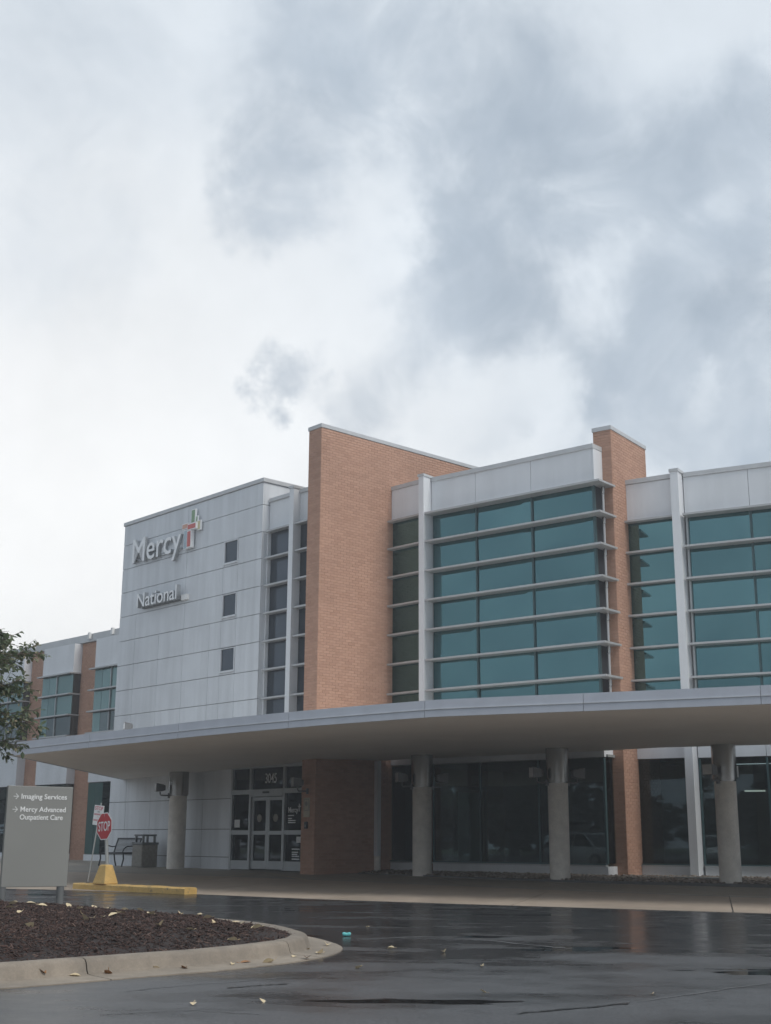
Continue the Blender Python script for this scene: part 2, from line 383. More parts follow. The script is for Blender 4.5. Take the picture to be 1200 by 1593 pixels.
def text_mesh(txt, extrude=0.0, bold=0.0, spacing=1.0):
    cu = bpy.data.curves.new('t', 'FONT'); cu.body = txt; cu.extrude = extrude; cu.offset = bold; cu.space_character = spacing; cu.resolution_u = 4
    ob = bpy.data.objects.new('t', cu); COL.objects.link(ob)
    me = bpy.data.meshes.new_from_object(ob.evaluated_get(bpy.context.evaluated_depsgraph_get()))
    bpy.data.objects.remove(ob); bpy.data.curves.remove(cu); return me
CAPH = None
def text_on(name, txt, F, a0, a1, zb, cap, o, mat, parent=None, depth=.004, bold=0.0, M2=None, side=None):
    """lettering on a wall frame: from a0 to a1, baseline zb, cap height cap, front face at o+depth"""
    global CAPH
    if CAPH is None:
        m = text_mesh('H'); CAPH = max(v.co.y for v in m.vertices); bpy.data.meshes.remove(m)
    me = text_mesh(txt, .5, bold)
    xs = [v.co.x for v in me.vertices]; x0, x1 = min(xs), max(xs); sy = cap / CAPH; sx = (a1 - a0) / (x1 - x0)
    off = Vector((0, 0, 0))
    if parent is not None and M2 is None:
        q = parent
        while q.parent: q = q.parent
        off = ROOT.get(q, off)
    for v in me.vertices:
        a = a0 + (v.co.x - x0) * sx; z = zb + v.co.y * sy; oo = o + depth * (v.co.z + .5)
        if M2 is None: v.co = F.p(a, oo, z) - off
        else: v.co = Vector((a, -oo, z))
    me.materials.clear(); me.materials.append(M[mat])
    if side:
        me.materials.append(M[side]); me.update(); nrm = F.n if M2 is None else Vector((0, -1, 0))
        for p in me.polygons: p.material_index = 0 if abs(p.normal.dot(nrm)) > .7 else 1
    me.name = name; ob = bpy.data.objects.new(name, me); COL.objects.link(ob)
    if parent is not None: ob.parent = parent
    return ob
def struct(o, kind='structure'): o['kind'] = kind; return o

# ------------------------------------------------------------------ ground and road
def sheet(name, x0, x1, y0, y1, z, mat, nx=1, ny=1):
    b = MB()
    b.v = [Vector((x0 + (x1 - x0) * i / nx, y0 + (y1 - y0) * j / ny, z)) for j in range(ny + 1) for i in range(nx + 1)]
    b.f = [[j * (nx + 1) + i, j * (nx + 1) + i + 1, (j + 1) * (nx + 1) + i + 1, (j + 1) * (nx + 1) + i] for j in range(ny) for i in range(nx)]
    b.mi = [0] * len(b.f)
    return struct(b.build(name, mat, fixn=False))
sheet('ground', -150, 150, -150, 150, -.24, 'grass_ground')
sheet('road', -70, 70, -45, 75, -.2, 'asphalt')

simple('tar', (.012, .012, .012), .3, 0, .2, 8); simple('scuff', (.12, .122, .125), .75, 0, .3, 25)
def interp(pts, n):
    """resample a polyline by arc length"""
    pts = [Vector(p) for p in pts]; L = [0]
    for a_, b_ in zip(pts, pts[1:]): L.append(L[-1] + (b_ - a_).length)
    out = []
    for i in range(n):
        t = L[-1] * i / (n - 1); k = max(j for j in range(len(L)) if L[j] <= t + 1e-9); k = min(k, len(pts) - 2)
        u = (t - L[k]) / (L[k + 1] - L[k]); out.append(pts[k].lerp(pts[k + 1], u))
    return out
def smooth_poly(pts, it=2):
    pts = [Vector(p) for p in pts]
    for _ in range(it):
        q = [pts[0]]
        for a_, b_ in zip(pts, pts[1:]): q += [a_.lerp(b_, .25), a_.lerp(b_, .75)]
        pts = q + [pts[-1]]
    return pts
EDGE = [(-22, 36, -.194), (-14, 32.8, -.194), (-8.68, 30.23, -.194), (-7.09, 29.6, -.194), (-3.99, 27.8, -.194), (-1.19, 25.6, -.194), (1.2, 24.15, -.194), (3.35, 23.0, -.194), (6.18, 21.37, -.194), (12, 18.6, -.194), (20, 15.5, -.194)]
MID = [(-20, 46, -.03), (-12, 42.5, -.05), (-6, 38.8, -.075), (-1.65, 35.0, -.10), (1.6, 31.9, -.122), (5.47, 28.2, -.15), (7.76, 26.7, -.168), (13, 23.8, -.18), (22, 20, -.18)]
BACK = [(-17, 62, .03), (-11, 56, .03), (-8, 47, .015), (-3, 43, .01), (1, 42, -.02), (5, 39, -.09), (9, 37.5, -.15), (14, 35, -.17), (23, 31, -.18)]
NSEG = 60
Ec, Mc, Bc = (interp(smooth_poly(p), NSEG + 1) for p in (EDGE, MID, BACK))
side = struct(MB().build('sidewalk', 'walk', fixn=False))
def slab_strip(A, B_, name, mat, u0, u1, step, gap=.012):
    for k in range(0, NSEG, step):
        b = MB(); n = step
        rows = []
        for j in range(2):
            u = (u0, u1)[j]
            for i in range(n + 1):
                t = k + i
                if t > NSEG: continue
                P = A[t].lerp(B_[t], u)
                if i in (0, n):
                    q = A[min(t + 1, NSEG)].lerp(B_[min(t + 1, NSEG)], u) - A[max(t - 1, 0)].lerp(B_[max(t - 1, 0)], u)
                    P = P + q.normalized() * (gap if i == 0 else -gap)
                rows.append(P)
        m = len(rows) // 2
        b.v = rows + [r - Vector((0, 0, .1)) for r in rows]
        for i in range(m - 1): b.f.append([i, i + 1, m + i + 1, m + i])
        o2 = 2 * m
        ring = list(range(m)) + list(range(2 * m - 1, m - 1, -1))
        for i in range(len(ring)):
            p, q = ring[i], ring[(i + 1) % len(ring)]; b.f.append([p, o2 + p, o2 + q, q])
        b.mi = [0] * len(b.f); o = b.build(name, mat, side, fixn=False)
slab_strip(Ec, Mc, 'apron_slab', 'apron', .0, .962, 5)
slab_strip(Ec, Mc, 'flush_kerb_stone', 'flush_kerb', .966, 1.03, 4)
slab_strip(Mc, Bc, 'paving_slab', 'walk', .032, .5, 4); slab_strip(Mc, Bc, 'paving_slab', 'walk', .504, 1.0, 4)
def zwalk(x, y):
    best = None
    for i in range(NSEG + 1):
        for A, B_ in ((Ec, Mc), (Mc, Bc)):
            ab = (B_[i] - A[i]); t = max(0, min(1, ((Vector((x, y)) - A[i].xy).dot(ab.xy)) / ab.xy.length_squared)); P = A[i].lerp(B_[i], t)
            d = (P.xy - Vector((x, y))).length
            if best is None or d < best[0]: best = (d, P.z)
    return best[1]
def strip_on_walk(name, pts, wdt, mat, lift=.004):
    P = interp([Vector((x, y, 0)) for x, y in pts], 24); b = MB()
    for i, p in enumerate(P):
        t = (P[min(i + 1, 23)] - P[max(i - 1, 0)]).normalized(); n = Vector((t.y, -t.x, 0)) * wdt / 2; z = zwalk(p.x, p.y) + lift
        b.v += [p + n + Vector((0, 0, z)), p - n + Vector((0, 0, z))]
    b.f = [[2 * i, 2 * i + 2, 2 * i + 3, 2 * i + 1] for i in range(23)]; b.mi = [0] * 23
    return b.build(name, mat, side, fixn=True)
strip_on_walk('painted_line', [(-5.6, 31.4), (-4.6, 35.5), (-3.65, 39.8)], .12, 'line_paint', .008)
strip_on_walk('painted_line', [(-3.6, 39.7), (-2.8, 37.2), (-1.98, 34.6)], .12, 'line_paint', .008)

# cracks and worn joints in the asphalt
road = bpy.data.objects['road']
def seam(name, pts, wdt, mat, sd):
    P = interp([Vector((x, y, -.196)) for x, y in pts], 60); b = MB()
    for i, p in enumerate(P):
        t = (P[min(i + 1, 59)] - P[max(i - 1, 0)]).normalized(); n = Vector((t.y, -t.x, 0)); jit = .035 * noise.noise(Vector((i * .23, sd, 0))) + .012 * noise.noise(Vector((i * .9, sd, 3)))
        w_ = wdt * (.35 + abs(noise.noise(Vector((i * .4, sd, 7)))) * 1.5) * min(1, i / 5, (59 - i) / 5) + .001
        b.v += [p + n * (jit + w_ / 2), p + n * (jit - w_ / 2)]
    b.f = [[2 * i, 2 * i + 2, 2 * i + 3, 2 * i + 1] for i in range(59)]; b.mi = [0] * 59
    b.build(name, mat, road)
seam('crack', [(0.862, 8.972), (1.138, 9.147), (1.475, 9.367), (1.76, 9.595)], .05, 'tar', 1.3)
seam('crack', [(-1.207, 10.382), (-0.98, 10.572), (-0.741, 10.722)], .05, 'tar', 2.7)
seam('worn_joint', [(1.76, 9.595), (2.199, 10.038), (2.719, 10.572), (3.134, 10.963), (4.2, 11.9)], .03, 'scuff', 3.1)
seam('worn_joint', [(-1.973, 10.048), (-1.575, 10.543), (-1.16, 10.844), (-0.723, 11.213)], .022, 'scuff', 4.4)
seam('worn_joint', [(-0.268, 15.431), (0.482, 15.89), (1.197, 15.341), (2.047, 14.157)], .05, 'scuff', 5.2)
seam('worn_joint', [(-1.844, 8.797), (-1.264, 9.08), (-0.731, 8.843)], .02, 'scuff', 6.6)
# traffic island: kerb, gutter and mulch bed
INNER = [(-16, .4), (-10, 4.9), (-6, 8.2), (-3.04, 10.74), (-2.48, 11.35), (-1.805, 12.0), (-1.35, 12.62), (-1.1, 13.1), (-.97, 13.55), (-.93, 13.99), (-.97, 14.4), (-1.13, 15.0), (-1.35, 15.6), (-1.8, 16.3), (-2.6, 17.2), (-3.8, 18.3), (-5.2, 19.5), (-7.2, 21.1), (-10, 23.2), (-16, 27)]
IN = interp(smooth_poly([(x, y, 0) for x, y in INNER], 2), 150)
kerb = struct(MB().build('kerb', 'kerb', fixn=False))
prof = [(-.03, -.30), (-.03, -.062), (.0, -.052), (.10, -.052), (.135, -.062), (.155, -.085), (.175, -.15), (.19, -.172), (.24, -.178), (.52, -.19), (.535, -.3)]
def nrm2(i):
    t = (IN[min(i + 1, len(IN) - 1)] - IN[max(i - 1, 0)]).normalized(); return Vector((t.y, -t.x, 0))
k = 0
while k < len(IN) - 1:
    e = min(k + 9, len(IN) - 1); b = MB(); rows = []
    for i in range(k, e + 1):
        p = IN[i]; n = nrm2(i); t = (IN[min(i + 1, len(IN) - 1)] - IN[max(i - 1, 0)]).normalized()
        if i == k: p = p + t * .006
        if i == e: p = p - t * .006
        wob = .006 * noise.noise(Vector((p.x * 2, p.y * 2, 3)))
        rows.append([p + n * (o_ + wob) + Vector((0, 0, z_ + wob)) for o_, z_ in prof])
    m = len(prof)
    for r in rows: b.v += r
    for i in range(len(rows) - 1):
        for j in range(m - 1): b.f.append([i * m + j, i * m + j + 1, (i + 1) * m + j + 1, (i + 1) * m + j])
    b.f.append(list(range(m))); b.f.append([(len(rows) - 1) * m + j for j in range(m)][::-1]); b.mi = [0] * len(b.f)
    b.build('kerb_section', 'kerb', kerb, smooth='auto'); k = e
POLY = [p.xy for p in IN]
def inside(x, y):
    c = False; n = len(POLY)
    for i in range(n):
        a_, b_ = POLY[i], POLY[i - 1]
        if (a_.y > y) != (b_.y > y) and x < (b_.x - a_.x) * (y - a_.y) / (b_.y - a_.y) + a_.x: c = not c
    return c
def edge_d(x, y): return min((Vector((x, y)) - p).length for p in POLY)
def zmulch(x, y):
    t = min(1, edge_d(x, y) / 1.1); t = t * t * (3 - 2 * t)
    return -.075 + .14 * t + .02 * noise.noise(Vector((x * 1.7, y * 1.7, 0)))
b = MB(); idx = {}; ST = .3
for i in range(int(15.6 / ST)):
    for j in range(int(27 / ST)):
        x, y = -15.9 + i * ST, .5 + j * ST
        if inside(x, y): idx[(i, j)] = len(b.v); b.v.append(Vector((x, y, zmulch(x, y))))
for (i, j), q in idx.items():
    c = [(i, j), (i + 1, j), (i + 1, j + 1), (i, j + 1)]
    if all(u in idx for u in c): b.f.append([idx[u] for u in c])
# stitch to the kerb line: a fan of the border ring, slightly under the kerb
nb = len(b.v); inr = []
for i, p in enumerate(IN):
    q = p - nrm2(i) * .0; b.v.append(Vector((q.x, q.y, -.078))); q = p - nrm2(i) * .5; b.v.append(Vector((q.x, q.y, zmulch(q.x, q.y) - .004)))
for i in range(len(IN) - 1): b.f.append([nb + 2 * i, nb + 2 * i + 1, nb + 2 * i + 3, nb + 2 * i + 2])
b.mi = [0] * len(b.f)
mul = b.build('mulch_bed', 'mulch_soil', smooth=True, fixn=False); struct(mul)
b = MB(); cnt = 0
while cnt < 32000:
    x = -6.2 + 5.4 * random.random(); y = 9.5 + 10.5 * random.random() ** 1.25
    if x < -.37 * y - .3 or not inside(x, y): continue
    L_, W_, T_ = (random.uniform(.05, .10), random.uniform(.012, .022), random.uniform(.006, .012)) if cnt % 14 == 0 else (random.uniform(.014, .045), random.uniform(.006, .015), random.uniform(.004, .009))
    m = Matrix.Translation((x, y, zmulch(x, y) + random.uniform(-.004, .012))) @ Matrix.Rotation(random.random() * 6.28, 4, 'Z') @ Matrix.Rotation(random.gauss(0, .35), 4, 'Y') @ Matrix.Rotation(random.gauss(0, .4), 4, 'X')
    b.add([m @ Vector((sx * L_ / 2, sy * W_ / 2 * (1 if sx < 0 else .6), sz * T_ / 2)) for sz in (-1, 1) for sx, sy in ((-1, -1), (1, -1), (1, 1), (-1, 1))], [(4, 5, 6, 7), (0, 1, 5, 4), (1, 2, 6, 5), (2, 3, 7, 6), (3, 0, 4, 7)]); cnt += 1
ch = b.build('bark_chips', 'mulch_chip', fixn=False); ch['kind'] = 'stuff'

# ------------------------------------------------------------------ the hospital building
Z0, Z1, Z2, Z3, Z4, Z5, Z6 = 10.836, 9.927, 9.0, 8.076, 7.152, 6.225, 5.304
LEV = [4.38, Z6, Z5, Z4, Z3, Z2, Z1, Z0]
FW = Frame(-10.02, 47.944, -47.63)      # entrance block
FS = Frame(-.085, 40.15, -45.7)         # short glazed strip beside the tall brick fin
FB = Frame(1.232, 38.834, -39.44)       # projecting glazed bay
FR1 = Frame(6.853, 36.247, -32.4); FR2 = Frame(8.384, 35.2755, -28.3)
FG = Frame(-11.35, 54.2, -46.5)         # office wing
bld = empty('hospital_building', (0, 40, 0), 'two-storey hospital of white panels, teal glass and orange brick fins with curved entrance canopy', 'building')

def brickwork(parent, F, a0, a1, z0, z1, o, seed=0, name='brickwork', axis='s', mat='brick'):
    """real bricks proud of the mortar; axis 's' = on a face of constant o, 'o' = on a face of constant s"""
    b = MB(); H, L_ = .085, .25; j = .011; rows = int((z1 - z0) / H) + 1; rnd = random.Random(seed)
    for r in range(rows):
        za = z0 + r * H; zb = min(za + H - j, z1)
        if zb - za < .02: continue
        x = a0 - (L_ / 2 if r % 2 else 0)
        while x < a1:
            xa, xb = max(x, a0), min(x + L_ - j, a1)
            if xb - xa > .02:
                pr = .007 + .003 * rnd.random()
                if axis == 's': P = lambda s_, d, z: F.p(s_, o + d, z)
                else: P = lambda s_, d, z: F.p(o + d, s_, z)
                b.add([P(xa, 0, za), P(xb, 0, za), P(xb, 0, zb), P(xa, 0, zb), P(xa + .002, pr, za + .002), P(xb - .002, pr, za + .002), P(xb - .002, pr, zb - .002), P(xa + .002, pr, zb - .002)],
                      [(4, 5, 6, 7), (0, 1, 5, 4), (1, 2, 6, 5), (2, 3, 7, 6), (3, 0, 4, 7)], flip=(axis != 's'))
            x += L_
    o_ = b.build(name, mat, parent, fixn=False); o_['kind'] = 'stuff'; return o_

def pbox(name, mat, parent, F, *dims, bevel=0):
    return MB().box(F, *dims).build(name, mat, parent, bevel=bevel)
def pane(parent, F, a0, a1, o, z0, z1, mat, name='pane', tilt=.0012):
    t = lambda: random.gauss(0, tilt)
    P = [(a0, z0, t()), (a1, z0, t()), (a1, z1, t()), (a0, z1, t())]
    b = MB(); b.add([F.p(a_, o + d, z_) for a_, z_, d in P] + [F.p(a_, o - .02, z_) for a_, z_, d in P], [(0, 1, 2, 3), (7, 6, 5, 4), (0, 4, 5, 1), (1, 5, 6, 2), (2, 6, 7, 3), (3, 7, 4, 0)])
    return b.build(name, mat, parent)

# --- entrance block (white panels)
core = MB().box(FW, 0.02, 8.76, -9, -.06, 3.22, 12.55).box(FW, 0.02, 7.58, -9, -.06, -.2, 3.219).build('entrance_block', 'core_dark', bld)
WZ = [3.22, 4.38, Z6, Z5, Z4, Z3, Z2, Z1, Z0, 11.773, 12.55]
WS = [0, 1.15, 2.76, 4.35, 5.94, 6.62, 7.48, 8.79]
G = .010
for r in range(len(WZ) - 1):
    z0, z1 = WZ[r] + G, WZ[r + 1] - G
    cuts = WS if WZ[r] < Z3 - .1 else ([0, 1.15, 4.36, 6.62, 7.48, 8.79] if WZ[r] < Z0 - .1 else [0, 4.36, 8.79])
    for c in range(len(cuts) - 1):
        a0, a1 = cuts[c] + G * .7, cuts[c + 1] - G * .7
        win = any(abs(WZ[r] - q) < .01 for q in (Z1, Z3, Z5)) and abs(cuts[c] - 6.62) < .01
        if win: continue
        pbox('panel', 'white_panel', core, FW, a0, a1, -.06, 0 + random.uniform(-.003, .003), z0, z1)
for zb in (Z5, Z3, Z1):
    zb0, zt = zb + .14, zb + .875
    fr = MB().box(FW, 6.63, 6.685, -.06, .012, zb + G, zt + .03).box(FW, 7.42, 7.47, -.06, .012, zb + G, zt + .03).box(FW, 6.685, 7.42, -.06, .012, zt, zt + .03).box(FW, 6.66, 7.45, -.02, .05, zb0 - .06, zb0 - .001).box(FW, 6.685, 7.42, -.06, .0, zb + G, zb0 - .062)
    fr.build('window_frame', 'white_panel', core)
    pane(core, FW, 6.687, 7.418, -.035, zb0, zt - .002, 'grey_glass', 'window_pane')
# ground floor panels under the canopy
GZ = [-.1, .36, 1.23, 2.19, 3.22]
for r in range(4):
    cuts = [0, 1.12, 2.74, 4.35, 5.95, 7.58]
    for c in range(5): pbox('panel', 'white_panel', core, FW, cuts[c] + G * .7, cuts[c + 1] - G * .7, -.06, random.uniform(-.003, .003), GZ[r] + G, GZ[r + 1] - G)
MB().box(FW, -.05, 8.84, -9, .04, 12.555, 12.70).build('coping', 'coping', core, bevel=.01)
# right-hand return of the block
for r in range(8, len(WZ) - 1): pbox('panel', 'white_panel', core, FW, 8.765, 8.79 + .001, -1.4 if r < 9 else -3.4, -.062, WZ[r] + G, WZ[r + 1] - G)
pbox('panel', 'white_panel', core, FW, 8.765, 8.791, -.4, -.062, 3.25, Z0 - G)
# left-hand return of the block
for r in range(len(WZ) - 1): pbox('panel', 'white_panel', core, FW, -.005, .018, -6, -.062, WZ[r] + G, WZ[r + 1] - G)

def louvers(parent, F, a0, a1, o0, o1, levels, th=.055, mat='louver'):
    for z in levels: pbox('sunshade', mat, parent, F, a0, a1, o0, o1, z - th / 2, z + th / 2)
def curtain(name, F, mull, og, levels, glass, a_end=None, mullmat='mullion', top=True, panel_to=None, depth=6, tilt=.0012, z_core0=3.22):
    a0, a1 = mull[0], mull[-1]; ztop = levels[-1]
    core = MB().box(F, a0, a1, -depth, og - .05, z_core0, panel_to - .02).build(name, 'core_dark', bld)
    for i in range(len(mull) - 1):
        for j in range(len(levels) - 1):
            pane(core, F, mull[i] + .022, mull[i + 1] - .022, og, levels[j] + .02, levels[j + 1] - .02, glass, tilt=tilt)
        pbox('spandrel_panel', 'spandrel', core, F, mull[i] + .006, mull[i + 1] - .006, og - .045, og + .05, ztop + .015, panel_to - .125)
        pbox('spandrel_panel', 'spandrel', core, F, mull[i] + .006, mull[i + 1] - .006, og - .045, og + .05, 3.14, levels[0] - .02)
    for m in mull[1:-1]: pbox('mullion', mullmat, core, F, m - .028, m + .028, og - .045, og + .045, levels[0], ztop)
    return core
# narrow strip between entrance block and tall fin
cw = curtain('stair_glazing', FW, [8.8, 10.3, 11.35, 12.04], -.33, LEV, 'grey_glass', panel_to=12.0, depth=7)
louvers(cw, FW, 8.86, 10.215, -.31, -.06, LEV[1:]); louvers(cw, FW, 10.445, 12.04, -.31, -.06, LEV[1:])
MB().box(FW, 10.22, 10.44, -.32, -.0, 3.25, 12.02).build('pilaster', 'spandrel', cw)
MB().box(FW, 10.19, 10.47, -.34, .03, 12.022, 12.10).build('pilaster_cap', 'coping', cw)
MB().box(FW, 8.83, 10.188, -1.2, -.22, 11.88, 12.0).build('coping', 'coping', cw); MB().box(FW, 10.472, 12.04, -1.2, -.22, 11.88, 12.0).build('coping', 'coping', cw)
pbox('jamb', 'spandrel', cw, FW, 8.8, 8.86, -.328, -.2, 3.3, Z0)

# tall brick fin beside the doors
FT = 13.40
fin = MB().box(FW, 12.05, 12.66, -10, .70, -.2, FT).build('brick_fin', 'mortar', bld); fin['label'] = 'tall orange brick fin wall rising above the roof'
brickwork(fin, FW, 12.05, 12.66, -.12, FT, .70, 1); brickwork(fin, FW, -9.5, .70, -.12, FT, 12.66, 2, axis='o')
b = MB()
for r in [0]: pass
MB().box(FW, 12.02, 12.69, -10, .735, FT + .001, FT + .13).build('coping', 'coping', fin, bevel=.008)

# short strip and projecting bay
cw = curtain('strip_glazing', FS, [-.1, 1.66], -.24, LEV, 'teal_glass', panel_to=12.02, depth=5)
louvers(cw, FS, -.12, 1.60, -.22, .0, LEV[1:])
MB().box(FS, -.15, 1.60, -1.0, -.16, 11.9, 12.03).build('coping', 'coping', cw)
pbox('wall_panel', 'spandrel', cw, FS, -.1, 1.66, -.4, -.20, -.1, .31)
BM = [-.02, 1.68, 3.70, 5.80]
bay = curtain('bay_glazing', FB, BM, -.42, LEV, 'teal_glass', panel_to=12.05, depth=2.0, tilt=.007)
pbox('pilaster', 'spandrel', bay, FB, -.225, -.03, -.6, .03, 3.3, 12.04); pbox('pilaster_cap', 'coping', bay, FB, -.25, -.005, -.62, .055, 12.042, 12.12)
for z in LEV[1:]:
    MB().box(FB, -.02, 6.216, -.40, 0, z - .028, z + .028).box(FB, 5.82, 6.216, -.93, -.402, z - .028, z + .028).build('sunshade', 'louver', bay)
b = MB().box(FB, 0.0, 5.86, -1.2, -.33, 11.925, 12.06).build('coping', 'coping', bay)
# return side of the bay
for j in range(len(LEV) - 1):
    bb = MB(); z0, z1 = LEV[j] + .02, LEV[j + 1] - .02
    bb.box(FB, 5.80, 5.82, -1.0, -.45, z0, z1); bb.build('pane', 'grey_glass', bay)
pbox('spandrel_panel', 'spandrel', bay, FB, 5.80, 5.85, -1.4, -.372, Z0 + .015, 11.92)
pbox('spandrel_panel', 'spandrel', bay, FB, 5.80, 5.85, -1.4, -.372, 3.14, 4.36)
pbox('corner_post', 'mullion', bay, FB, 5.765, 5.84, -.455, -.38, 4.38, Z0)
MB().tube([FB.p(5.98, -.62, 4.4), FB.p(5.98, -.62, Z0)], .035, 10).build('sunshade_rod', 'louver', bay)
for z in LEV[1:]: MB().tube([FB.p(5.98, -.62, z - .24), FB.p(5.98, -.62, z - .05)], .055, 10).build('rod_bracket', 'steel', bay)
MB().box(FB, 5.84, 5.98, -.63, -.61, 4.42, 4.44).build('rod_stay', 'steel', bay)

# shorter brick fin
F2 = Frame(6.55, 35.62, -35)
fin2 = MB().box(F2, -.56, 0, -2.45, 0, -.3, 12.56).build('brick_fin', 'mortar', bld); fin2['label'] = 'shorter orange brick fin between the projecting bay and the plain glazing'
brickwork(fin2, F2, -.56, 0, -.15, 12.56, 0, 3); brickwork(fin2, F2, -2.45, 0, -.15, 12.56, 0, 4, axis='o')
MB().box(F2, -.59, .03, -2.48, .03, 12.561, 12.69).build('coping', 'coping', fin2, bevel=.008)

# right-hand glazing
LEVR = LEV[:-1]
c1 = curtain('glazing_strip', FR1, [.0, 1.58], -.26, LEVR, 'teal_glass', panel_to=11.2, depth=5)
louvers(c1, FR1, -.02, 1.565, -.24, .0, LEVR[1:]); pbox('coping', 'coping', c1, FR1, -.02, 1.56, -1.2, -.17, 11.085, 11.22)
pbox('jamb', 'mullion_light', c1, FR1, .0, .035, -.258, -.2, 4.4, Z1)
pbox('pilaster', 'spandrel', c1, FR1, 1.57, 1.80, -.5, .03, -.05, 11.2); pbox('pilaster_cap', 'coping', c1, FR1, 1.545, 1.825, -.52, .055, 11.202, 11.29)
RM = [.03, 1.87, 3.75, 5.6, 7.5]
c2 = curtain('ribbon_glazing', FR2, RM, -.40, LEVR, 'teal_glass', panel_to=11.22, depth=5, tilt=.007)
louvers(c2, FR2, .05, 7.5, -.38, .0, LEVR[1:]); pbox('coping', 'coping', c2, FR2, .04, 7.5, -1.2, -.31, 11.1, 11.23)
pbox('jamb', 'mullion_light', c2, FR2, .06, .115, -.42, -.3, 4.4, Z1)

# ground-floor glazing under the canopy: real panes, with the lobby behind them
def lobby(name, F, mull, og, z0=.33, z1=3.12, wallo=None):
    fr = MB()
    for m in mull: fr.box(F, m - .025, m + .025, og - .06, og + .03, z0, z1)
    fr.box(F, mull[0], mull[-1], og - .058, og + .06, z0 - .035, z0 - .001)
    core = fr.build(name, 'mullion', bld)
    pbox('sill', 'mullion_light', core, F, mull[0], mull[-1], og - .05, og + .10, z0 - .07, z0 - .037)
    for i in range(len(mull) - 1):
        pane(core, F, mull[i] + .027, mull[i + 1] - .027, og, z0 + .002, z1 - .004, 'lobby_glass', tilt=.0006)
        pbox('base_panel', 'spandrel', core, F, mull[i] + .006, mull[i + 1] - .006, og - .12, og + .05, -.2, z0 - .072)
    return core
lb = lobby('lobby_window', FB, BM, -.42)
MB().box(FB, 5.80, 5.82, -1.0, -.45, .33, 3.12).build('pane', 'lobby_glass', lb); pbox('base_panel', 'spandrel', lb, FB, 5.79, 5.85, -1.2, -.372, -.2, .258)
lobby('lobby_window', FS, [-.1, 1.64], -.24)
lobby('lobby_window', FR1, [.0, 1.57], -.26); lobby('lobby_window', FR2, [.06] + RM[1:], -.40)
rm = MB().box(FB, -2.2, 6.2, -5.6, -5.4, 0, 3.22).box(FR2, -3, 9, -5.6, -5.4, 0, 3.22).box(FR2, 7.6, 7.8, -5.4, -.5, 0, 3.22).build('lobby_wall', 'interior', bld)
MB().box(FB, -2.2, 9, -5.5, -.60, -.01, .03).box(FR2, -1.0, 7.6, -5.5, -.55, .032, .045).build('lobby_floor', 'interior', bld)
MB().box(FB, -2.2, 5.9, -5.5, -.48, 3.14, 3.21).build('lobby_ceiling', 'interior', bld)
d_ = MB().box(FB, -.25, .62, -2.0, -1.95, .05, 2.35).build('interior_door', 'interior_door', bld)
MB().box(FB, -.40, -.26, -2.04, -1.9, .05, 2.5).box(FB, .63, .77, -2.04, -1.9, .05, 2.5).box(FB, -.26, .63, -2.04, -1.9, 2.36, 2.5).build('door_frame', 'interior', d_)
for F, a_, o_, lab in ((FB, 4.95, -2.2, 'small lit ceiling light behind the bay glass right of a column'), (FR2, 2.0, -2.2, 'small lit ceiling light behind the glass right of the farthest right column'), (FR2, .6, -3.2, 'small lit ceiling light behind the glass left of the farthest right column')):
    t = tag(MB().box(F, a_, a_ + .55, o_ - .10, o_ + .10, 2.32, 2.36).build('ceiling_light', 'tube_light'), lab, 'light', 'lit lights inside the lobby')

# downspout in the corner of the tall fin
dn = MB().box(FW, 12.68, 12.82, -1.75, -1.6, .45, 3.25).build('downspout', 'spandrel', bld); MB().cyl(*FW.p(12.75, -1.68, 0).xy, -.05, .449, .10).build('pipe_boot', 'column', dn)

# --- entrance doors
ent = MB()
for a_ in (7.6, 8.60, 10.33, 11.28): ent.box(FW, a_ - .045, a_ + .045, -.12, .03, 0, 3.2)
ent.box(FW, 7.645, 8.555, -.12, .028, 2.30, 2.44).box(FW, 8.645, 10.285, -.12, .045, 2.22, 2.44).box(FW, 10.375, 11.235, -.12, .028, 2.30, 2.44)
ent.box(FW, 7.645, 8.555, -.12, .026, 3.1, 3.2).box(FW, 8.645, 10.285, -.12, .026, 3.1, 3.2).box(FW, 10.375, 11.235, -.12, .026, 3.1, 3.2).box(FW, 11.325, 12.05, -.12, .026, 0, 3.2)
for a0, a1 in ((7.645, 8.555), (10.375, 11.235)): ent.box(FW, a0, a1, -.1, .02, 0, .27).box(FW, a0, a1, -.1, .02, 1.06, 1.19)
ent = ent.build('entrance_frame', 'mullion_light', bld)
for a0, a1 in ((7.647, 8.553), (8.647, 10.283), (10.377, 11.233)): pane(ent, FW, a0, a1, -.05, 2.442, 3.098, 'door_glass', 'transom_pane', .0004)
for a0, a1 in ((7.647, 8.553), (10.377, 11.233)):
    pane(ent, FW, a0, a1, -.05, .272, 1.058, 'door_glass', 'pane', .0004); pane(ent, FW, a0, a1, -.05, 1.192, 2.298, 'door_glass', 'pane', .0004)
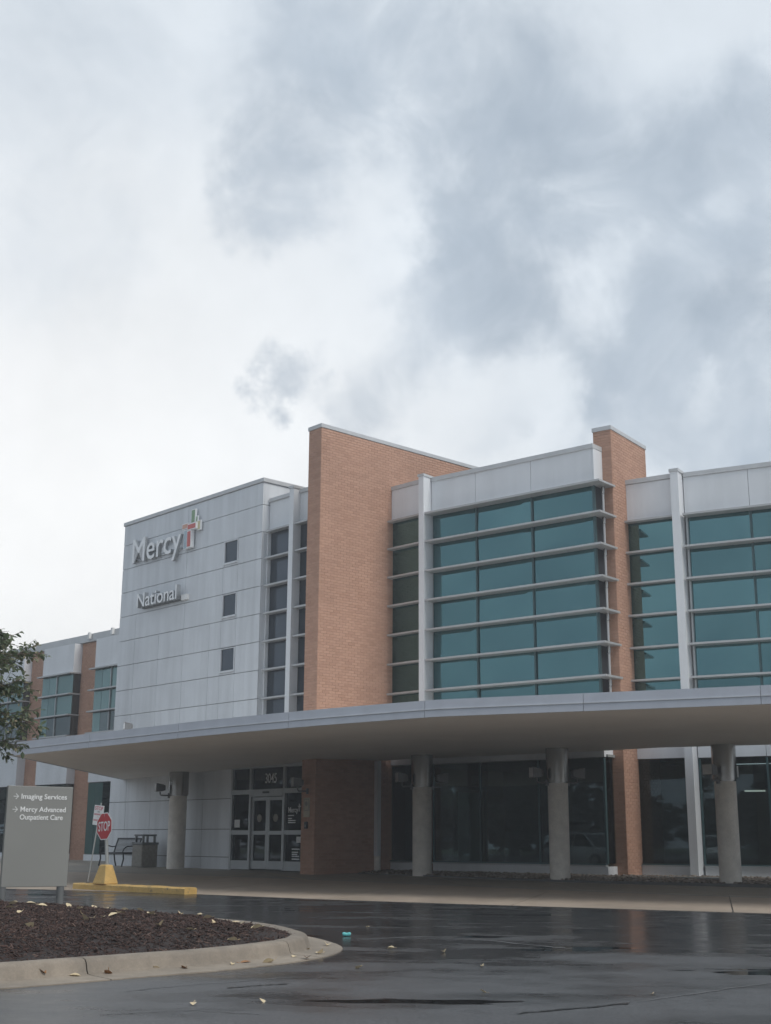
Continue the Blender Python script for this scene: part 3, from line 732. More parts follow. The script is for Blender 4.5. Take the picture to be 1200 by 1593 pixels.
for a0, a1 in ((8.65, 9.46), (9.475, 10.28)):
    lf = MB().box(FW, a0, a0 + .09, -.09, -.03, .03, 2.2).box(FW, a1 - .09, a1, -.09, -.03, .03, 2.2).box(FW, a0 + .09, a1 - .09, -.09, -.03, 2.1, 2.2).box(FW, a0 + .09, a1 - .09, -.09, -.03, .03, .27).box(FW, a0 + .09, a1 - .09, -.09, -.03, 1.06, 1.17).build('door_leaf', 'mullion_light', bld)
    pane(lf, FW, a0 + .092, a1 - .092, -.06, .272, 1.058, 'door_glass', 'pane', .0004); pane(lf, FW, a0 + .092, a1 - .092, -.06, 1.172, 2.098, 'door_glass', 'pane', .0004)
    MB().tube([FW.p((a0 + a1) / 2, -.03, 1.56), FW.p((a0 + a1) / 2, -.026, 1.56)], .12, 16).build('round_decal', 'decal_grey', lf)
MB().box(FW, 9.3, 9.62, .046, .07, 2.31, 2.37).build('door_sensor', 'black_metal', ent)
text_on('house_number', '3045', FW, 9.28, 9.86, 2.63, .29, -.046, 'letter_white', ent, .004, .003)
MB().box(FW, 7.74, 8.02, -.03, -.026, 1.28, 1.52).build('paper_notice', 'paper', ent)
text_on('door_lettering', 'Mercy', FW, 10.5, 10.98, 1.72, .15, -.03, 'letter_white', ent, .004, .01)
lw = MB().box(FW, 11.02, 11.05, -.03, -.026, 1.74, 1.97).box(FW, 10.98, 11.09, -.03, -.026, 1.87, 1.905)
for z, l0 in ((1.61, .28), (1.52, .18), (1.46, .36), (1.40, .36)): lw.box(FW, 10.5, 10.5 + l0, -.03, -.026, z, z + .03)
for z, l0 in ((.62, .36), (.53, .30), (.47, .26), (.41, .34), (.33, .36)): lw.box(FW, 10.72, 10.72 + l0, -.03, -.026, z, z + .03)
lw.build('small_print', 'letter_white', ent, kind='stuff'); MB().box(FW, 10.93, 11.2, -.03, -.026, .82, 1.0).build('paper_notice', 'paper', ent)
# vestibule behind the doors
MB().box(FW, 7.6, 7.7, -4, -.12, 0, 3.22).box(FW, 12.0, 12.06, -4, -.12, 0, 3.22).box(FW, 7.6, 12.05, -4.1, -4, 0, 3.22).box(FW, 7.6, 12.05, -4, -.1, .012, .03).box(FW, 7.6, 12.05, -4, -.12, 3.2, 3.21).build('vestibule', 'interior', bld)
# notices on the end of the tall fin
pq = tag(MB().box(FW, 12.17, 12.45, .712, .725, 1.55, 2.1).build('notice_plaque', 'plaque'), 'small beige notice plaque on the end of the tall brick fin', 'plaque')
MB().box(FW, 12.2, 12.42, .726, .728, 1.73, 2.07).build('printed_border', 'decal_grey', pq); MB().box(FW, 12.22, 12.40, .729, .731, 1.75, 2.05).build('printed_field', 'plaque', pq); MB().tube([FW.p(12.31, .731, 1.93), FW.p(12.31, .734, 1.93)], .07, 14).build('printed_roundel', 'decal_grey', pq)
kp = tag(MB().box(FW, 12.25, 12.38, .712, .76, 1.22, 1.42).build('door_keypad', 'black_metal', bevel=.01), 'small dark keypad under the plaque on the brick fin', 'keypad')
MB().box(FW, 12.28, 12.35, .761, .766, 1.26, 1.34).build('button', 'grey_metal', kp)

# --- canopy
def zs(x): return 3.3 - .03 * max(0.0, 1 - x)
CF = smooth_poly([(-9.609, 33.692, 0), (-7.93, 32.2, 0), (-6.0, 30.6, 0), (-4.30, 29.1, 0), (-2.74, 27.95, 0), (-1.317, 27.0, 0), (.02, 26.25, 0), (1.296, 25.57, 0), (2.505, 24.98, 0), (3.68, 24.45, 0), (4.795, 23.93, 0), (5.85, 23.42, 0), (6.865, 22.92, 0), (8.5, 22.15, 0), (10.5, 21.3, 0), (12.5, 20.5, 0)], 1)
pW = lambda s_: tuple(FW.p(s_, .005, 0)); pB = lambda s_: tuple(FB.p(s_, -.365, 0))
CB = [pW(.9), pW(3), pW(5), pW(7), pW(8.6), pW(10.3), tuple(FW.p(12.0, .003, 0)), tuple(FW.p(12.7, -2.0, 0)), pB(.1), pB(2), pB(4), pB(5.84), (7.2, 34.08, 0), (8.6, 33.4, 0), (10.5, 32.5, 0), (12.5, 31.7, 0), (15, 30.7, 0)]
NC = 96; cf = interp(CF, NC); cb = interp(CB, NC)
can = MB(); NR = 8
for lay in range(2):
    for i in range(NC):
        for j in range(NR + 1):
            P = cf[i].lerp(cb[i], j / NR); can.v.append(Vector((P.x, P.y, zs(P.x) + (0 if lay == 0 else .27))))
W_ = NR + 1
for lay in range(2):
    b0 = lay * NC * W_
    for i in range(NC - 1):
        for j in range(NR):
            q = [b0 + i * W_ + j, b0 + (i + 1) * W_ + j, b0 + (i + 1) * W_ + j + 1, b0 + i * W_ + j + 1]; can.f.append(q if lay else q[::-1])
ring = [i * W_ for i in range(NC)] + [(NC - 1) * W_ + j for j in range(1, W_)] + [i * W_ + NR for i in range(NC - 2, -1, -1)] + [j for j in range(NR - 1, 0, -1)]
for i in range(len(ring)):
    p, q = ring[i], ring[(i + 1) % len(ring)]; can.f.append([p, q, NC * W_ + q, NC * W_ + p])
can.mi = [0] * len(can.f)
canopy = can.build('canopy', 'soffit', bld, smooth='auto'); canopy['label'] = 'wide curved entrance canopy with pale beige underside'
def fascia_run(path, joints):
    nrm = []
    for i in range(len(path)):
        t = (path[min(i + 1, len(path) - 1)] - path[max(i - 1, 0)]).normalized(); nrm.append(Vector((t.y, -t.x, 0)))
    def run(nm, i0, i1, o0, o1, za, zb, mat):
        b = MB()
        for i in range(i0, i1 + 1):
            t = (path[min(i + 1, len(path) - 1)] - path[max(i - 1, 0)]).normalized(); p = path[i] + (t * .005 if i == i0 else (-t * .005 if i == i1 else Vector()))
            z = zs(p.x)
            b.v += [p + nrm[i] * o0 + Vector((0, 0, z + za)), p + nrm[i] * o1 + Vector((0, 0, z + za)), p + nrm[i] * o1 + Vector((0, 0, z + zb)), p + nrm[i] * o0 + Vector((0, 0, z + zb))]
        n = i1 - i0 + 1
        for i in range(n - 1):
            for j in range(4): b.f.append([i * 4 + j, i * 4 + (j + 1) % 4, (i + 1) * 4 + (j + 1) % 4, (i + 1) * 4 + j])
        b.f += [[0, 1, 2, 3], [(n - 1) * 4 + j for j in (3, 2, 1, 0)]]; b.mi = [0] * len(b.f)
        b.build(nm, mat, canopy)
    for a_, b_ in zip(joints, joints[1:]):
        run('fascia_panel', a_, b_, .002, .045, -.012, .128, 'fascia'); run('fascia_panel', a_, b_, .002, .035, .145, .325, 'fascia'); run('drip_ledge', a_, b_, .002, .062, .13, .143, 'coping')
fascia_run(cf, list(range(0, NC, 12)) + [NC - 1])
lp = interp([cb[0], cf[0]], 10); fascia_run(lp, [0, 5, 9])

# --- canopy columns
cols = []
for x, y, zb, r, lb_ in ((-6.80, 43.4, .02, .29, 'round concrete column beside the litter bin, left of the doors'), (1.095, 37.7, -.09, .275, 'round concrete column nearest the tall brick fin'), (4.594, 34.6, -.12, .265, 'round concrete column in front of the projecting bay'), (8.605, 33.0, -.2, .27, 'round concrete column farthest right under the canopy')):
    zt = zs(x); sb = 2.32 if x < -5 else 2.42
    c = MB().cyl(x, y, zb - .15, sb, r, seg=40).build('column', 'column', bld, smooth='auto'); c['label'] = lb_
    MB().cyl(x, y, sb + .001, zt + .03, r + .035, seg=40).cyl(x, y, sb - .03, sb, r + .008, seg=40).build('steel_sleeve', 'steel', c, smooth='auto'); cols.append((x, y, sb, r))

# --- office wing
BO, WO = -.2, -.62
wing = MB().box(FG, -18, 4, -9, WO, -.2, 9.42).build('wing_wall', 'mortar', bld); wing['label'] = 'far brick wing of the hospital'
bays = [(-11.2, -8.46), (-6.64, -3.92), (-2.09, .64)]
for a0, a1 in ((-13.2, -11.2), (-8.46, -6.64), (-3.92, -2.09)): brickwork(wing, FG, a0, a1, 0, 9.4, WO, 7 + int(a0))
for a_ in range(-18, 4, 3): pbox('coping', 'coping', wing, FG, a_ + .008, a_ + 2.992, -1.4, WO + .10, 9.43, 9.78)
for a_ in (-8.2, -3.2, -1.3): pbox('scupper', 'sign_white', wing, FG, a_, a_ + .13, WO + .101, WO + .22, 9.55, 9.83)
for a0, a1 in bays:
    bw = MB().box(FG, a0 + .03, a1 - .03, WO, BO - .06, .2, 9.38).build('bay_window', 'core_dark', bld)
    pbox('spandrel_panel', 'spandrel', bw, FG, a0, a1, BO - .06, BO, Z3 + .04, 9.40); pbox('spandrel_panel', 'spandrel', bw, FG, a0, a1, BO - .06, BO, 3.24, Z6 - .05)
    pbox('base_panel', 'spandrel', bw, FG, a0, a1, BO - .06, BO, 0, .27)
    for zz0, zz1 in ((Z3 + .04, 9.40), (3.24, Z6 - .05), (0, .27)): pbox('return_panel', 'spandrel', bw, FG, a1 - .028, a1 - .001, WO + .01, BO - .061, zz0, zz1)
    am = a0 + (a1 - a0) * .5
    for z0, z1 in ((Z6, Z5), (Z5, Z4), (Z4, Z3)):
        dk = z0 == Z6
        for p0, p1 in ((a0 + .01, a0 + .62), (a0 + .64, am - .02), (am + .02, a1 - .01)):
            pane(bw, FG, p0, p1, BO - .03, z0 + .03, z1 - .03, 'wing_dark_glass' if (dk and p0 > a0 + .3) else 'wing_glass')
        MB().box(FG, a1 - .028, a1 - .008, WO + .02, BO - .065, z0 + .03, z1 - .03).build('pane', 'wing_dark_glass', bw)
    for p0, p1 in ((a0 + .01, a0 + .6), (a0 + .63, am - .2), (am - .17, a1 - .01)): pane(bw, FG, p0, p1, BO - .03, .30, 3.2, 'wing_glass' if p0 < am - .3 else 'wing_dark_glass')
    MB().box(FG, a1 - .028, a1 - .008, WO + .02, BO - .065, .30, 3.2).build('pane', 'wing_dark_glass', bw)
    pbox('mullion', 'mullion_light', bw, FG, am - .025, am + .025, BO - .05, BO + .02, Z6, Z3)
    for z in (Z6, Z5, Z4, Z3): MB().box(FG, a0 - .18, a1 + .06, BO - .02, BO + .2, z - .03, z + .03).box(FG, a1, a1 + .06, WO + .02, BO - .022, z - .03, z + .03).build('sunshade', 'louver', bw)

# ------------------------------------------------------------------ signs on the entrance block
sg = empty('wall_sign', tuple(FW.p(2.5, 0, 10.7)), 'large white raised letters reading Mercy with a coloured cross, high on the white block', 'sign')
text_on('letters', 'Mercy', FW, .92, 4.17, 10.93, .905, .05, 'letter_white', sg, .12, .004, side='letter_return')
MB().box(FW, 1.0, 4.1, .0, .07, 11.0, 11.06).build('mounting_rail', 'letter_return', sg)
MB().box(FW, 2.78, 4.0, .004, .064, 10.98, 11.25).build('backing_plate', 'spandrel', sg)
def bar(nm, s0, s1, z0, z1, o, mat):
    p_ = MB().box(FW, s0, s1, .06, o, z0, z1).build(nm, 'letter_white', sg); MB().box(FW, s0 + .035, s1 - .035, o + .001, o + .012, z0 + .035, z1 - .035).build('coloured_face', mat, p_)
bar('cross_bar', 4.16, 4.60, 11.66, 11.88, .13, 'logo_orange'); bar('cross_bar', 4.28, 4.56, 10.92, 11.64, .12, 'logo_blue')
bar('cross_bar', 4.72, 4.98, 11.80, 12.32, .13, 'logo_green'); bar('cross_bar', 5.08, 5.32, 11.50, 11.86, .12, 'logo_gold')
bar('cross_bar', 4.62, 5.16, 11.56, 11.79, .21, 'logo_red'); bar('cross_bar', 4.60, 4.86, 10.93, 11.55, .20, 'logo_red'); bar('cross_bar', 4.99, 5.12, 11.80, 12.05, .11, 'logo_green')
sg2 = empty('wall_sign', tuple(FW.p(2.8, 0, 9.0)), 'smaller raised letters reading National below the large Mercy letters', 'sign')
text_on('letters', 'National', FW, 1.58, 4.20, 9.155, .51, .10, 'letter_white', sg2, .17, .008, side='letter_return')
MB().box(FW, 1.7, 4.45, .0, .10, 9.12, 9.27).build('raceway', 'grey_metal', sg2); MB().box(FW, 4.28, 4.62, .0, .12, 9.10, 9.29).build('junction_box', 'sign_white', sg2)

# ------------------------------------------------------------------ floodlights
def floodlight(loc, yaw, label, sc_=.8):
    e = empty('floodlight', (0, 0, 0), label, 'floodlight', 'grey floodlights under and on the canopy'); e.location = loc; e.rotation_euler = (0, 0, R(yaw)); e.scale = (sc_, sc_, sc_); ROOT[e] = Vector()
    LF = Frame(0, 0, 0); LF.d = Vector((1, 0, 0)); LF.n = Vector((0, -1, 0))
    b = MB(); hw = .22
    # tapered housing: back small, front wide; points along +X
    def ring(x, w_, h0, h1): return [Vector((x, -w_, h0)), Vector((x, w_, h0)), Vector((x, w_, h1)), Vector((x, -w_, h1))]
    rr_ = [ring(.0, .10, .04, .22), ring(.10, .15, .0, .27), ring(.36, .19, -.02, .31), ring(.40, .20, -.03, .33)]
    for r_ in rr_: b.v += r_
    for i in range(3):
        for j in range(4): b.f.append([i * 4 + j, i * 4 + (j + 1) % 4, (i + 1) * 4 + (j + 1) % 4, (i + 1) * 4 + j])
    b.f += [[3, 2, 1, 0], [12, 13, 14, 15]]; b.mi = [0] * len(b.f)
    b.build('housing', 'grey_metal', e, local=True, bevel=.008)
    MB().box(LF, .401, .408, -.17, .17, .0, .30).build('lens', 'lamp_clear', e, local=True)
    MB().tube([(.2, 0, -.02), (.2, 0, -.12), (.16, 0, -.17), (-.14, 0, -.17)], .03, 10).build('bracket_arm', 'grey_metal', e, local=True)
    MB().box(LF, -.2, -.12, -.05, .05, -.27, -.07).build('mount_plate', 'grey_metal', e, local=True)
for (x, y, sb, r), specs in zip(cols, (((200, 'grey floodlight on the column beside the litter bin'),), ((195, 'grey floodlight on the left of the column nearest the tall brick fin'), (20, 'grey floodlight on the right of the column nearest the tall brick fin')), ((195, 'grey floodlight on the left of the column in front of the projecting bay'), (20, 'grey floodlight on the right of the column in front of the projecting bay')), ((222, 'grey floodlight on the left of the farthest right column'), (60, 'dark floodlight behind the right side of the farthest right column')))):
    for ya, lab in specs:
        u = Vector((math.cos(R(ya)), math.sin(R(ya)), 0)); p = Vector((x, y, 0)) + u * (r + .16); floodlight((p.x, p.y, sb + .12), ya, lab)
fl = FW.p(.2, 1.0, 0)
P_ = Vector((-7.0, 33.0, zs(-7.0) + .45))
floodlight((-6.15, 31.6, zs(-6.35) + .42), 205, 'small floodlight standing on the canopy roof edge', .5)
floodlight((*FW.p(12.35, .9, 0).xy, 2.42), 195, 'grey floodlight on the end of the tall brick fin beside the doors')

# ------------------------------------------------------------------ gravel bed against the glazing
GF = [(-.75, 39.15), (.4, 38.2), (1.1, 37.5), (2.8, 35.95), (4.6, 34.3), (6.5, 33.45), (8.6, 32.7), (10.5, 31.75), (14, 30.2)]
GB = [(-.1, 40.2), (.7, 39.6), (1.5, 38.9), (3, 37.7), (5.9, 35.3), (6.7, 35.4), (8.6, 35.0), (11, 33.7), (15, 31.6)]
gf = interp([(x, y, 0) for x, y in GF], 40); gb = interp([(x, y, 0) for x, y in GB], 40)
b = MB()
for i in range(40):
    for j in range(7):
        P = gf[i].lerp(gb[i], j / 6); b.v.append(Vector((P.x, P.y, -.035 + .06 * j / 6 - .05 * min(1, max(0, P.x) / 9) * (1 - j / 6))))
b.f = [[i * 7 + j, (i + 1) * 7 + j, (i + 1) * 7 + j + 1, i * 7 + j + 1] for i in range(39) for j in range(6)]; b.mi = [0] * len(b.f)
gs = b.build('gravel_bed', 'mulch_soil', fixn=True); struct(gs)
b = MB()
for i in range(39):
    pass
ed = MB()
for i in range(40):
    P = gf[i]; t = (gf[min(i + 1, 39)] - gf[max(i - 1, 0)]).normalized(); n = Vector((t.y, -t.x, 0)); zt = -.03 - .05 * min(1, max(0, P.x) / 9)
    ed.v += [P + n * .0 + Vector((0, 0, -.3)), P + n * .05 + Vector((0, 0, -.3)), P + n * .05 + Vector((0, 0, zt)), P + Vector((0, 0, zt))]
for i in range(39):
    for j in range(4): ed.f.append([i * 4 + j, i * 4 + (j + 1) % 4, (i + 1) * 4 + (j + 1) % 4, (i + 1) * 4 + j])
ed.mi = [0] * len(ed.f); ed.build('bed_edging', 'core_dark', gs)
bm = bmesh.new(); bmesh.ops.create_icosphere(bm, subdivisions=1, radius=1); iv = [v.co.copy() for v in bm.verts]; iff = [[v.index for v in f.verts] for f in bm.faces]; bm.free()
b = MB()
for q in range(5200):
    t = random.random() * 38.99; i = int(t); u = random.random(); P = gf[i].lerp(gf[i + 1], t - i).lerp(gb[i].lerp(gb[i + 1], t - i), u)
    z = -.035 + .06 * u - .05 * min(1, max(0, P.x) / 9) * (1 - u); r_ = random.uniform(.022, .05)
    m = Matrix.Translation((P.x, P.y, z + r_ * .35)) @ Matrix.Rotation(random.random() * 6.28, 4, 'Z') @ Matrix.Diagonal((r_ * random.uniform(.9, 1.6), r_, r_ * random.uniform(.5, .8), 1))
    b.add([m @ v for v in iv], iff)
pb = b.build('gravel', 'pebble', fixn=False); pb['kind'] = 'stuff'

# ------------------------------------------------------------------ directional sign on the island
FD = Frame(-5.37, 18.72, 32)
ds = empty('directional_sign', tuple(FD.p(.47, 0, zmulch(-5.1, 18.9))), 'grey directional sign panel with two arrows pointing right, standing in the mulch bed', 'sign')
pn = MB().box(FD, 0, .955, -.07, .0, .235, 1.635).build('sign_panel', 'sign_grey', ds, bevel=.006)
for a_ in (.03, .87):
    P = FD.p(a_, -.035, 0); MB().cyl(P.x, P.y, -.15, .234, .055, seg=18).build('post', 'sign_post', ds, smooth='auto')
def wt(txt, x0, x1, z, h): text_on('lettering', txt, FD, x0, x1, z, h, .001, 'sign_white', pn, .003, .016)
wt('Imaging Services', .20, .868, 1.455, .068); wt('Mercy Advanced', .197, .862, 1.275, .068); wt('Outpatient Care', .195, .825, 1.165, .068)
for z in (1.487, 1.305):
    x0 = .085
    b = MB().box(FD, x0, x0 + .062, .001, .004, z - .004, z + .004)
    for sg_ in (-1, 1):
        b.add([FD.p(x0 + .066, .0045, z), FD.p(x0 + .066 - .036, .0045, z + sg_ * .036), FD.p(x0 + .066 - .030, .0045, z + sg_ * .042), FD.p(x0 + .076, .0045, z)], [(0, 1, 2, 3)])
    b.build('arrow', 'sign_white', pn)

# ------------------------------------------------------------------ yellow kerb with the stop sign
KY = Frame(-7.0, 30.05, math.degrees(math.atan2(27.25 - 30.05, -3.90 + 7.0)))
LK_ = math.hypot(3.1, 2.8) * .94
b = MB(); nseg = 24; pr = [(.0, 0), (.0, .11), (-.025, .135), (-.30, .135), (-.33, .11), (-.33, 0)]
for i in range(nseg + 1):
    a_ = LK_ * i / nseg
    for o_, z_ in pr:
        w1 = .012 * noise.noise(Vector((a_ * 4, o_ * 9, z_ * 9))); b.v.append(KY.p(a_, o_ + w1, -.196 + z_ + (w1 if z_ > .05 else 0)))
m = len(pr)
for i in range(nseg):
    for j in range(m - 1): b.f.append([i * m + j, i * m + j + 1, (i + 1) * m + j + 1, (i + 1) * m + j])
b.f += [list(range(m)), [nseg * m + j for j in range(m)][::-1]]; b.mi = [0] * len(b.f)
tag(b.build('yellow_kerb', 'yellow_paint'), 'long low kerb painted yellow with chipped edges at the roadside', 'kerb')
SS = KY.p(1.02, -.14, -.06)
ss = empty('stop_sign', tuple(SS), 'red octagonal stop sign on a leaning post in a yellow concrete block', 'sign')
b = MB(); hb, ht = .225, .12
Q = [KY.p(1.02 + sx * h_, -.14 + sy * h_ * .8, -.063 + z_) for h_, z_ in ((hb, 0), (hb, .03), (ht, .40), (ht - .02, .415)) for sx, sy in ((-1, -1), (1, -1), (1, 1), (-1, 1))]
b.v = Q
for i in range(3):
    for j in range(4): b.f.append([i * 4 + j, i * 4 + (j + 1) % 4, (i + 1) * 4 + (j + 1) % 4, (i + 1) * 4 + j])
b.f += [[3, 2, 1, 0], [12, 13, 14, 15]]; b.mi = [0] * len(b.f); b.build('base_block', 'yellow_paint', ss, bevel=.012)
lean = Vector((-.085, .0, 1)).normalized(); base = SS + Vector((.02, 0, .38)); top = base + lean * 1.13
post = MB(); FP = Frame(0, 0, -42)
for sgn in (0,):
    A_, T_ = base, top
    for c_ in ((-.035, -.02), (.035, .02)): pass
post.tube([base, base + lean * .6, top], .04, 8).build('post', 'galvanised', ss)
# octagon plate facing the lane on the left, tilted with the post
fx = Vector((math.cos(R(-44)), math.sin(R(-44)), 0)); fn = Vector((fx.y, -fx.x, 0)); up = (lean - fn * lean.dot(fn)).normalized(); fx = up.cross(fn).normalized() * 1
if fx.x < 0: fx = -fx
cen = base + lean * .86 + fn * .045
def octo(rad, d0, d1):
    b = MB()
    for d in (d0, d1):
        for k_ in range(8):
            an = R(22.5 + 45 * k_); b.v.append(cen + (fx * math.cos(an) + up * math.sin(an)) * rad + fn * d)
    b.f = [[0, 1, 2, 3, 4, 5, 6, 7], list(range(15, 7, -1))] + [[k_, (k_ + 1) % 8, 8 + (k_ + 1) % 8, 8 + k_] for k_ in range(8)]; b.mi = [0] * 10
    return b
plate = octo(.318, 0, .004).build('sign_plate', 'sign_white', ss); octo(.296, .0045, .006).build('red_face', 'stop_red', plate)
class TF:  # tilted frame for lettering
    def __init__(s, o, d, u, n): s.o, s.d, s.u, s.n = o, d, u, n
    def p(s, a_, o_, z_): return s.o + s.d * a_ + s.u * z_ + s.n * o_
text_on('lettering', 'STOP', TF(cen, fx, up, fn), -.225, .225, -.10, .20, .0065, 'sign_white', plate, .002, .012)
# small white crossing sign behind it
ws = empty('crossing_sign', tuple(KY.p(.28, -.2, -.063)), 'small white notice headed STOP on a thin leaning pole behind the stop sign', 'sign')
b0 = KY.p(.28, -.2, -.066); l2 = Vector((.115, 0, 1)).normalized(); MB().tube([b0, b0 + l2 * 1.78], .016, 8).build('pole', 'galvanised', ws)
MB().cyl(b0.x, b0.y, -.066, -.03, .05, seg=12).build('pole_foot', 'grey_metal', ws)
fx2 = Vector((math.cos(R(-30)), math.sin(R(-30)), 0)); fn2 = Vector((fx2.y, -fx2.x, 0)); up2 = (l2 - fn2 * l2.dot(fn2)).normalized(); fx2 = up2.cross(fn2).normalized()
if fx2.x < 0: fx2 = -fx2
T2 = TF(b0 + l2 * 1.50 + fn2 * .025, fx2, up2, fn2)
sp = MB().add([T2.p(x_, o_, z_) for o_ in (0, .005) for x_, z_ in ((-.145, -.22), (.145, -.22), (.145, .22), (-.145, .22))], [(3, 2, 1, 0), (4, 5, 6, 7), (0, 1, 5, 4), (1, 2, 6, 5), (2, 3, 7, 6), (3, 0, 4, 7)]).build('sign_plate', 'sign_white', ws)
text_on('lettering', 'STOP', T2, -.12, .12, .115, .08, .006, 'print_red', sp, .002, .012); text_on('lettering', 'FOR', T2, -.035, .035, .06, .03, .006, 'print_dark', sp, .002)
for z_, h_ in ((.0, .25), (-.06, .05), (-.13, .25)):
    b = MB()
    for q in range(9 if h_ > .1 else 2): 
        x_ = -h_ / 2 + q * h_ / (9 if h_ > .1 else 2); b.add([T2.p(x_, .0065, z_), T2.p(x_ + h_ / 14, .0065, z_), T2.p(x_ + h_ / 14, .0065, z_ + .035), T2.p(x_, .0065, z_ + .035)], [(0, 1, 2, 3)])
    b.build('small_print', 'print_red', sp, kind='stuff')

# ------------------------------------------------------------------ bench, litter bin, wheel stop
BE = empty('bench', (0, 0, 0), 'black slatted metal bench with curved arms against the white wall', 'bench'); bp = FW.p(2.35, .95, 0)
BE.location = (bp.x, bp.y, .0); BE.rotation_euler = (0, 0, R(-47.63)); ROOT[BE] = Vector()
BL = 1.5    # local x along the wall, -y towards the viewer
for k_ in range(11):
    t = k_ / 10; MB().tube([(-BL / 2, .30 + .10 * t + .02, .47 + .42 * t), (BL / 2, .30 + .10 * t + .02, .47 + .42 * t)], .012, 6).build('back_slat', 'black_metal', BE, local=True)
for k_ in range(9):
    y_ = -.22 + .52 * k_ / 8; MB().tube([(-BL / 2, y_, .43 + .02 * math.sin(k_)), (BL / 2, y_, .43 + .02 * math.sin(k_))], .014, 6).build('seat_slat', 'black_metal', BE, local=True)
for s_ in (-1, 1):
    x_ = s_ * (BL / 2)
    MB().tube([(x_, .45, .92), (x_, .38, .72), (x_, .30, .45), (x_, .34, .2), (x_, .40, 0)], .026, 8).build('leg', 'black_metal', BE, local=True)
    MB().tube([(x_, -.24, .43), (x_, -.22, .25), (x_, -.28, 0)], .026, 8).build('leg', 'black_metal', BE, local=True)
    MB().tube([(x_, -.24, .43), (x_, .30, .44)], .024, 8).build('seat_rail', 'black_metal', BE, local=True)
    MB().tube([(x_, .36, .66)] + [(x_, .04 - .3 * math.cos(R(a_)) * -1, .48 + .2 * math.sin(R(a_))) for a_ in (55, 80, 105, 130, 155, 180)] + [(x_, -.26, .43)], .02, 8).build('arm', 'black_metal', BE, local=True)
MB().tube([(-BL / 2, .44, .92), (BL / 2, .44, .92)], .026, 8).build('top_rail', 'black_metal', BE, local=True)
tb = FW.p(3.75, .75, 0); bn = empty('litter_bin', (tb.x, tb.y, 0), 'square stone-faced litter bin with hooded top between bench and column', 'litter bin', rot=R(-47.63)); ROOT[bn] = Vector()
LF = Frame(0, 0, 0)
b = MB().box(LF, -.31, .31, -.31, .31, 0, .72); b.build('bin_body', 'bin_stone', bn, local=True, bevel=.02)
MB().box(LF, -.33, .33, -.33, .33, .722, .80).build('bin_rim', 'grey_metal', bn, local=True, bevel=.012)
for x_ in (-.22, .22):
    for y_ in (-.22, .22): MB().box(LF, x_ - .03, x_ + .03, y_ - .03, y_ + .03, .80, 1.0).build('hood_post', 'grey_metal', bn, local=True)
MB().box(LF, -.28, .28, -.28, .28, 1.001, 1.06).build('hood', 'grey_metal', bn, local=True, bevel=.02)
wsn = Frame(*FG.p(-3.4, 3.2, 0).xy, -46.5)
b = MB(); pr = [(-.12, 0), (-.11, .1), (-.05, .16), (.05, .16), (.11, .1), (.12, 0)]
for a_ in (0, .05, 1.55, 1.6):
    for o_, z_ in pr: b.v.append(wsn.p(a_, o_ * (.8 if a_ in (0, 1.6) else 1), .02 + z_ * (.85 if a_ in (0, 1.6) else 1)))
for i in range(3):
    for j in range(5): b.f.append([i * 6 + j, i * 6 + j + 1, (i + 1) * 6 + j + 1, (i + 1) * 6 + j])
b.f += [list(range(6)), [18 + j for j in range(6)][::-1]]; b.mi = [0] * len(b.f)
tag(b.build('wheel_stop', 'wheel_stop'), 'pale concrete wheel stop lying before the far brick wing', 'wheel stop')

# ------------------------------------------------------------------ tree at the left
def leaf_poly(L_, W_): return [Vector((0, 0, 0)), Vector((L_ * .35, W_ / 2, L_ * .05)), Vector((L_ * .75, W_ * .36, L_ * .02)), Vector((L_, 0, -L_ * .1)), Vector((L_ * .75, -W_ * .36, L_ * .02)), Vector((L_ * .35, -W_ / 2, L_ * .05)), Vector((L_ * .5, 0, -L_ * .04))]
LF_F = [(0, 1, 6), (1, 2, 6), (2, 3, 6), (3, 4, 6), (4, 5, 6), (5, 0, 6)]
tr = empty('young_tree', (-7.68, 20.2, zmulch(-7.68, 20.2)), 'young broadleaf tree with green and bronze leaves at the left edge', 'tree')
tb0 = Vector((-7.68, 20.2, zmulch(-7.68, 20.2) - .1)); rnd = random.Random(5)
br = MB(); br.tube([tb0, tb0 + Vector((.03, .02, .9)), tb0 + Vector((-.03, .0, 1.9)), tb0 + Vector((.03, .03, 3.2)), tb0 + Vector((.0, 0, 4.4))], [.085, .07, .055, .035, .012], 10)
lv = MB(); tips = []
def leaf_at(P, dirv):
    L_ = rnd.uniform(.065, .12); m = Matrix.Translation(P) @ dirv.to_track_quat('X', 'Z').to_matrix().to_4x4() @ Matrix.Rotation(rnd.uniform(-.9, .9), 4, 'X')
    lv.add([m @ q for q in leaf_poly(L_, L_ * rnd.uniform(.45, .6))], LF_F)
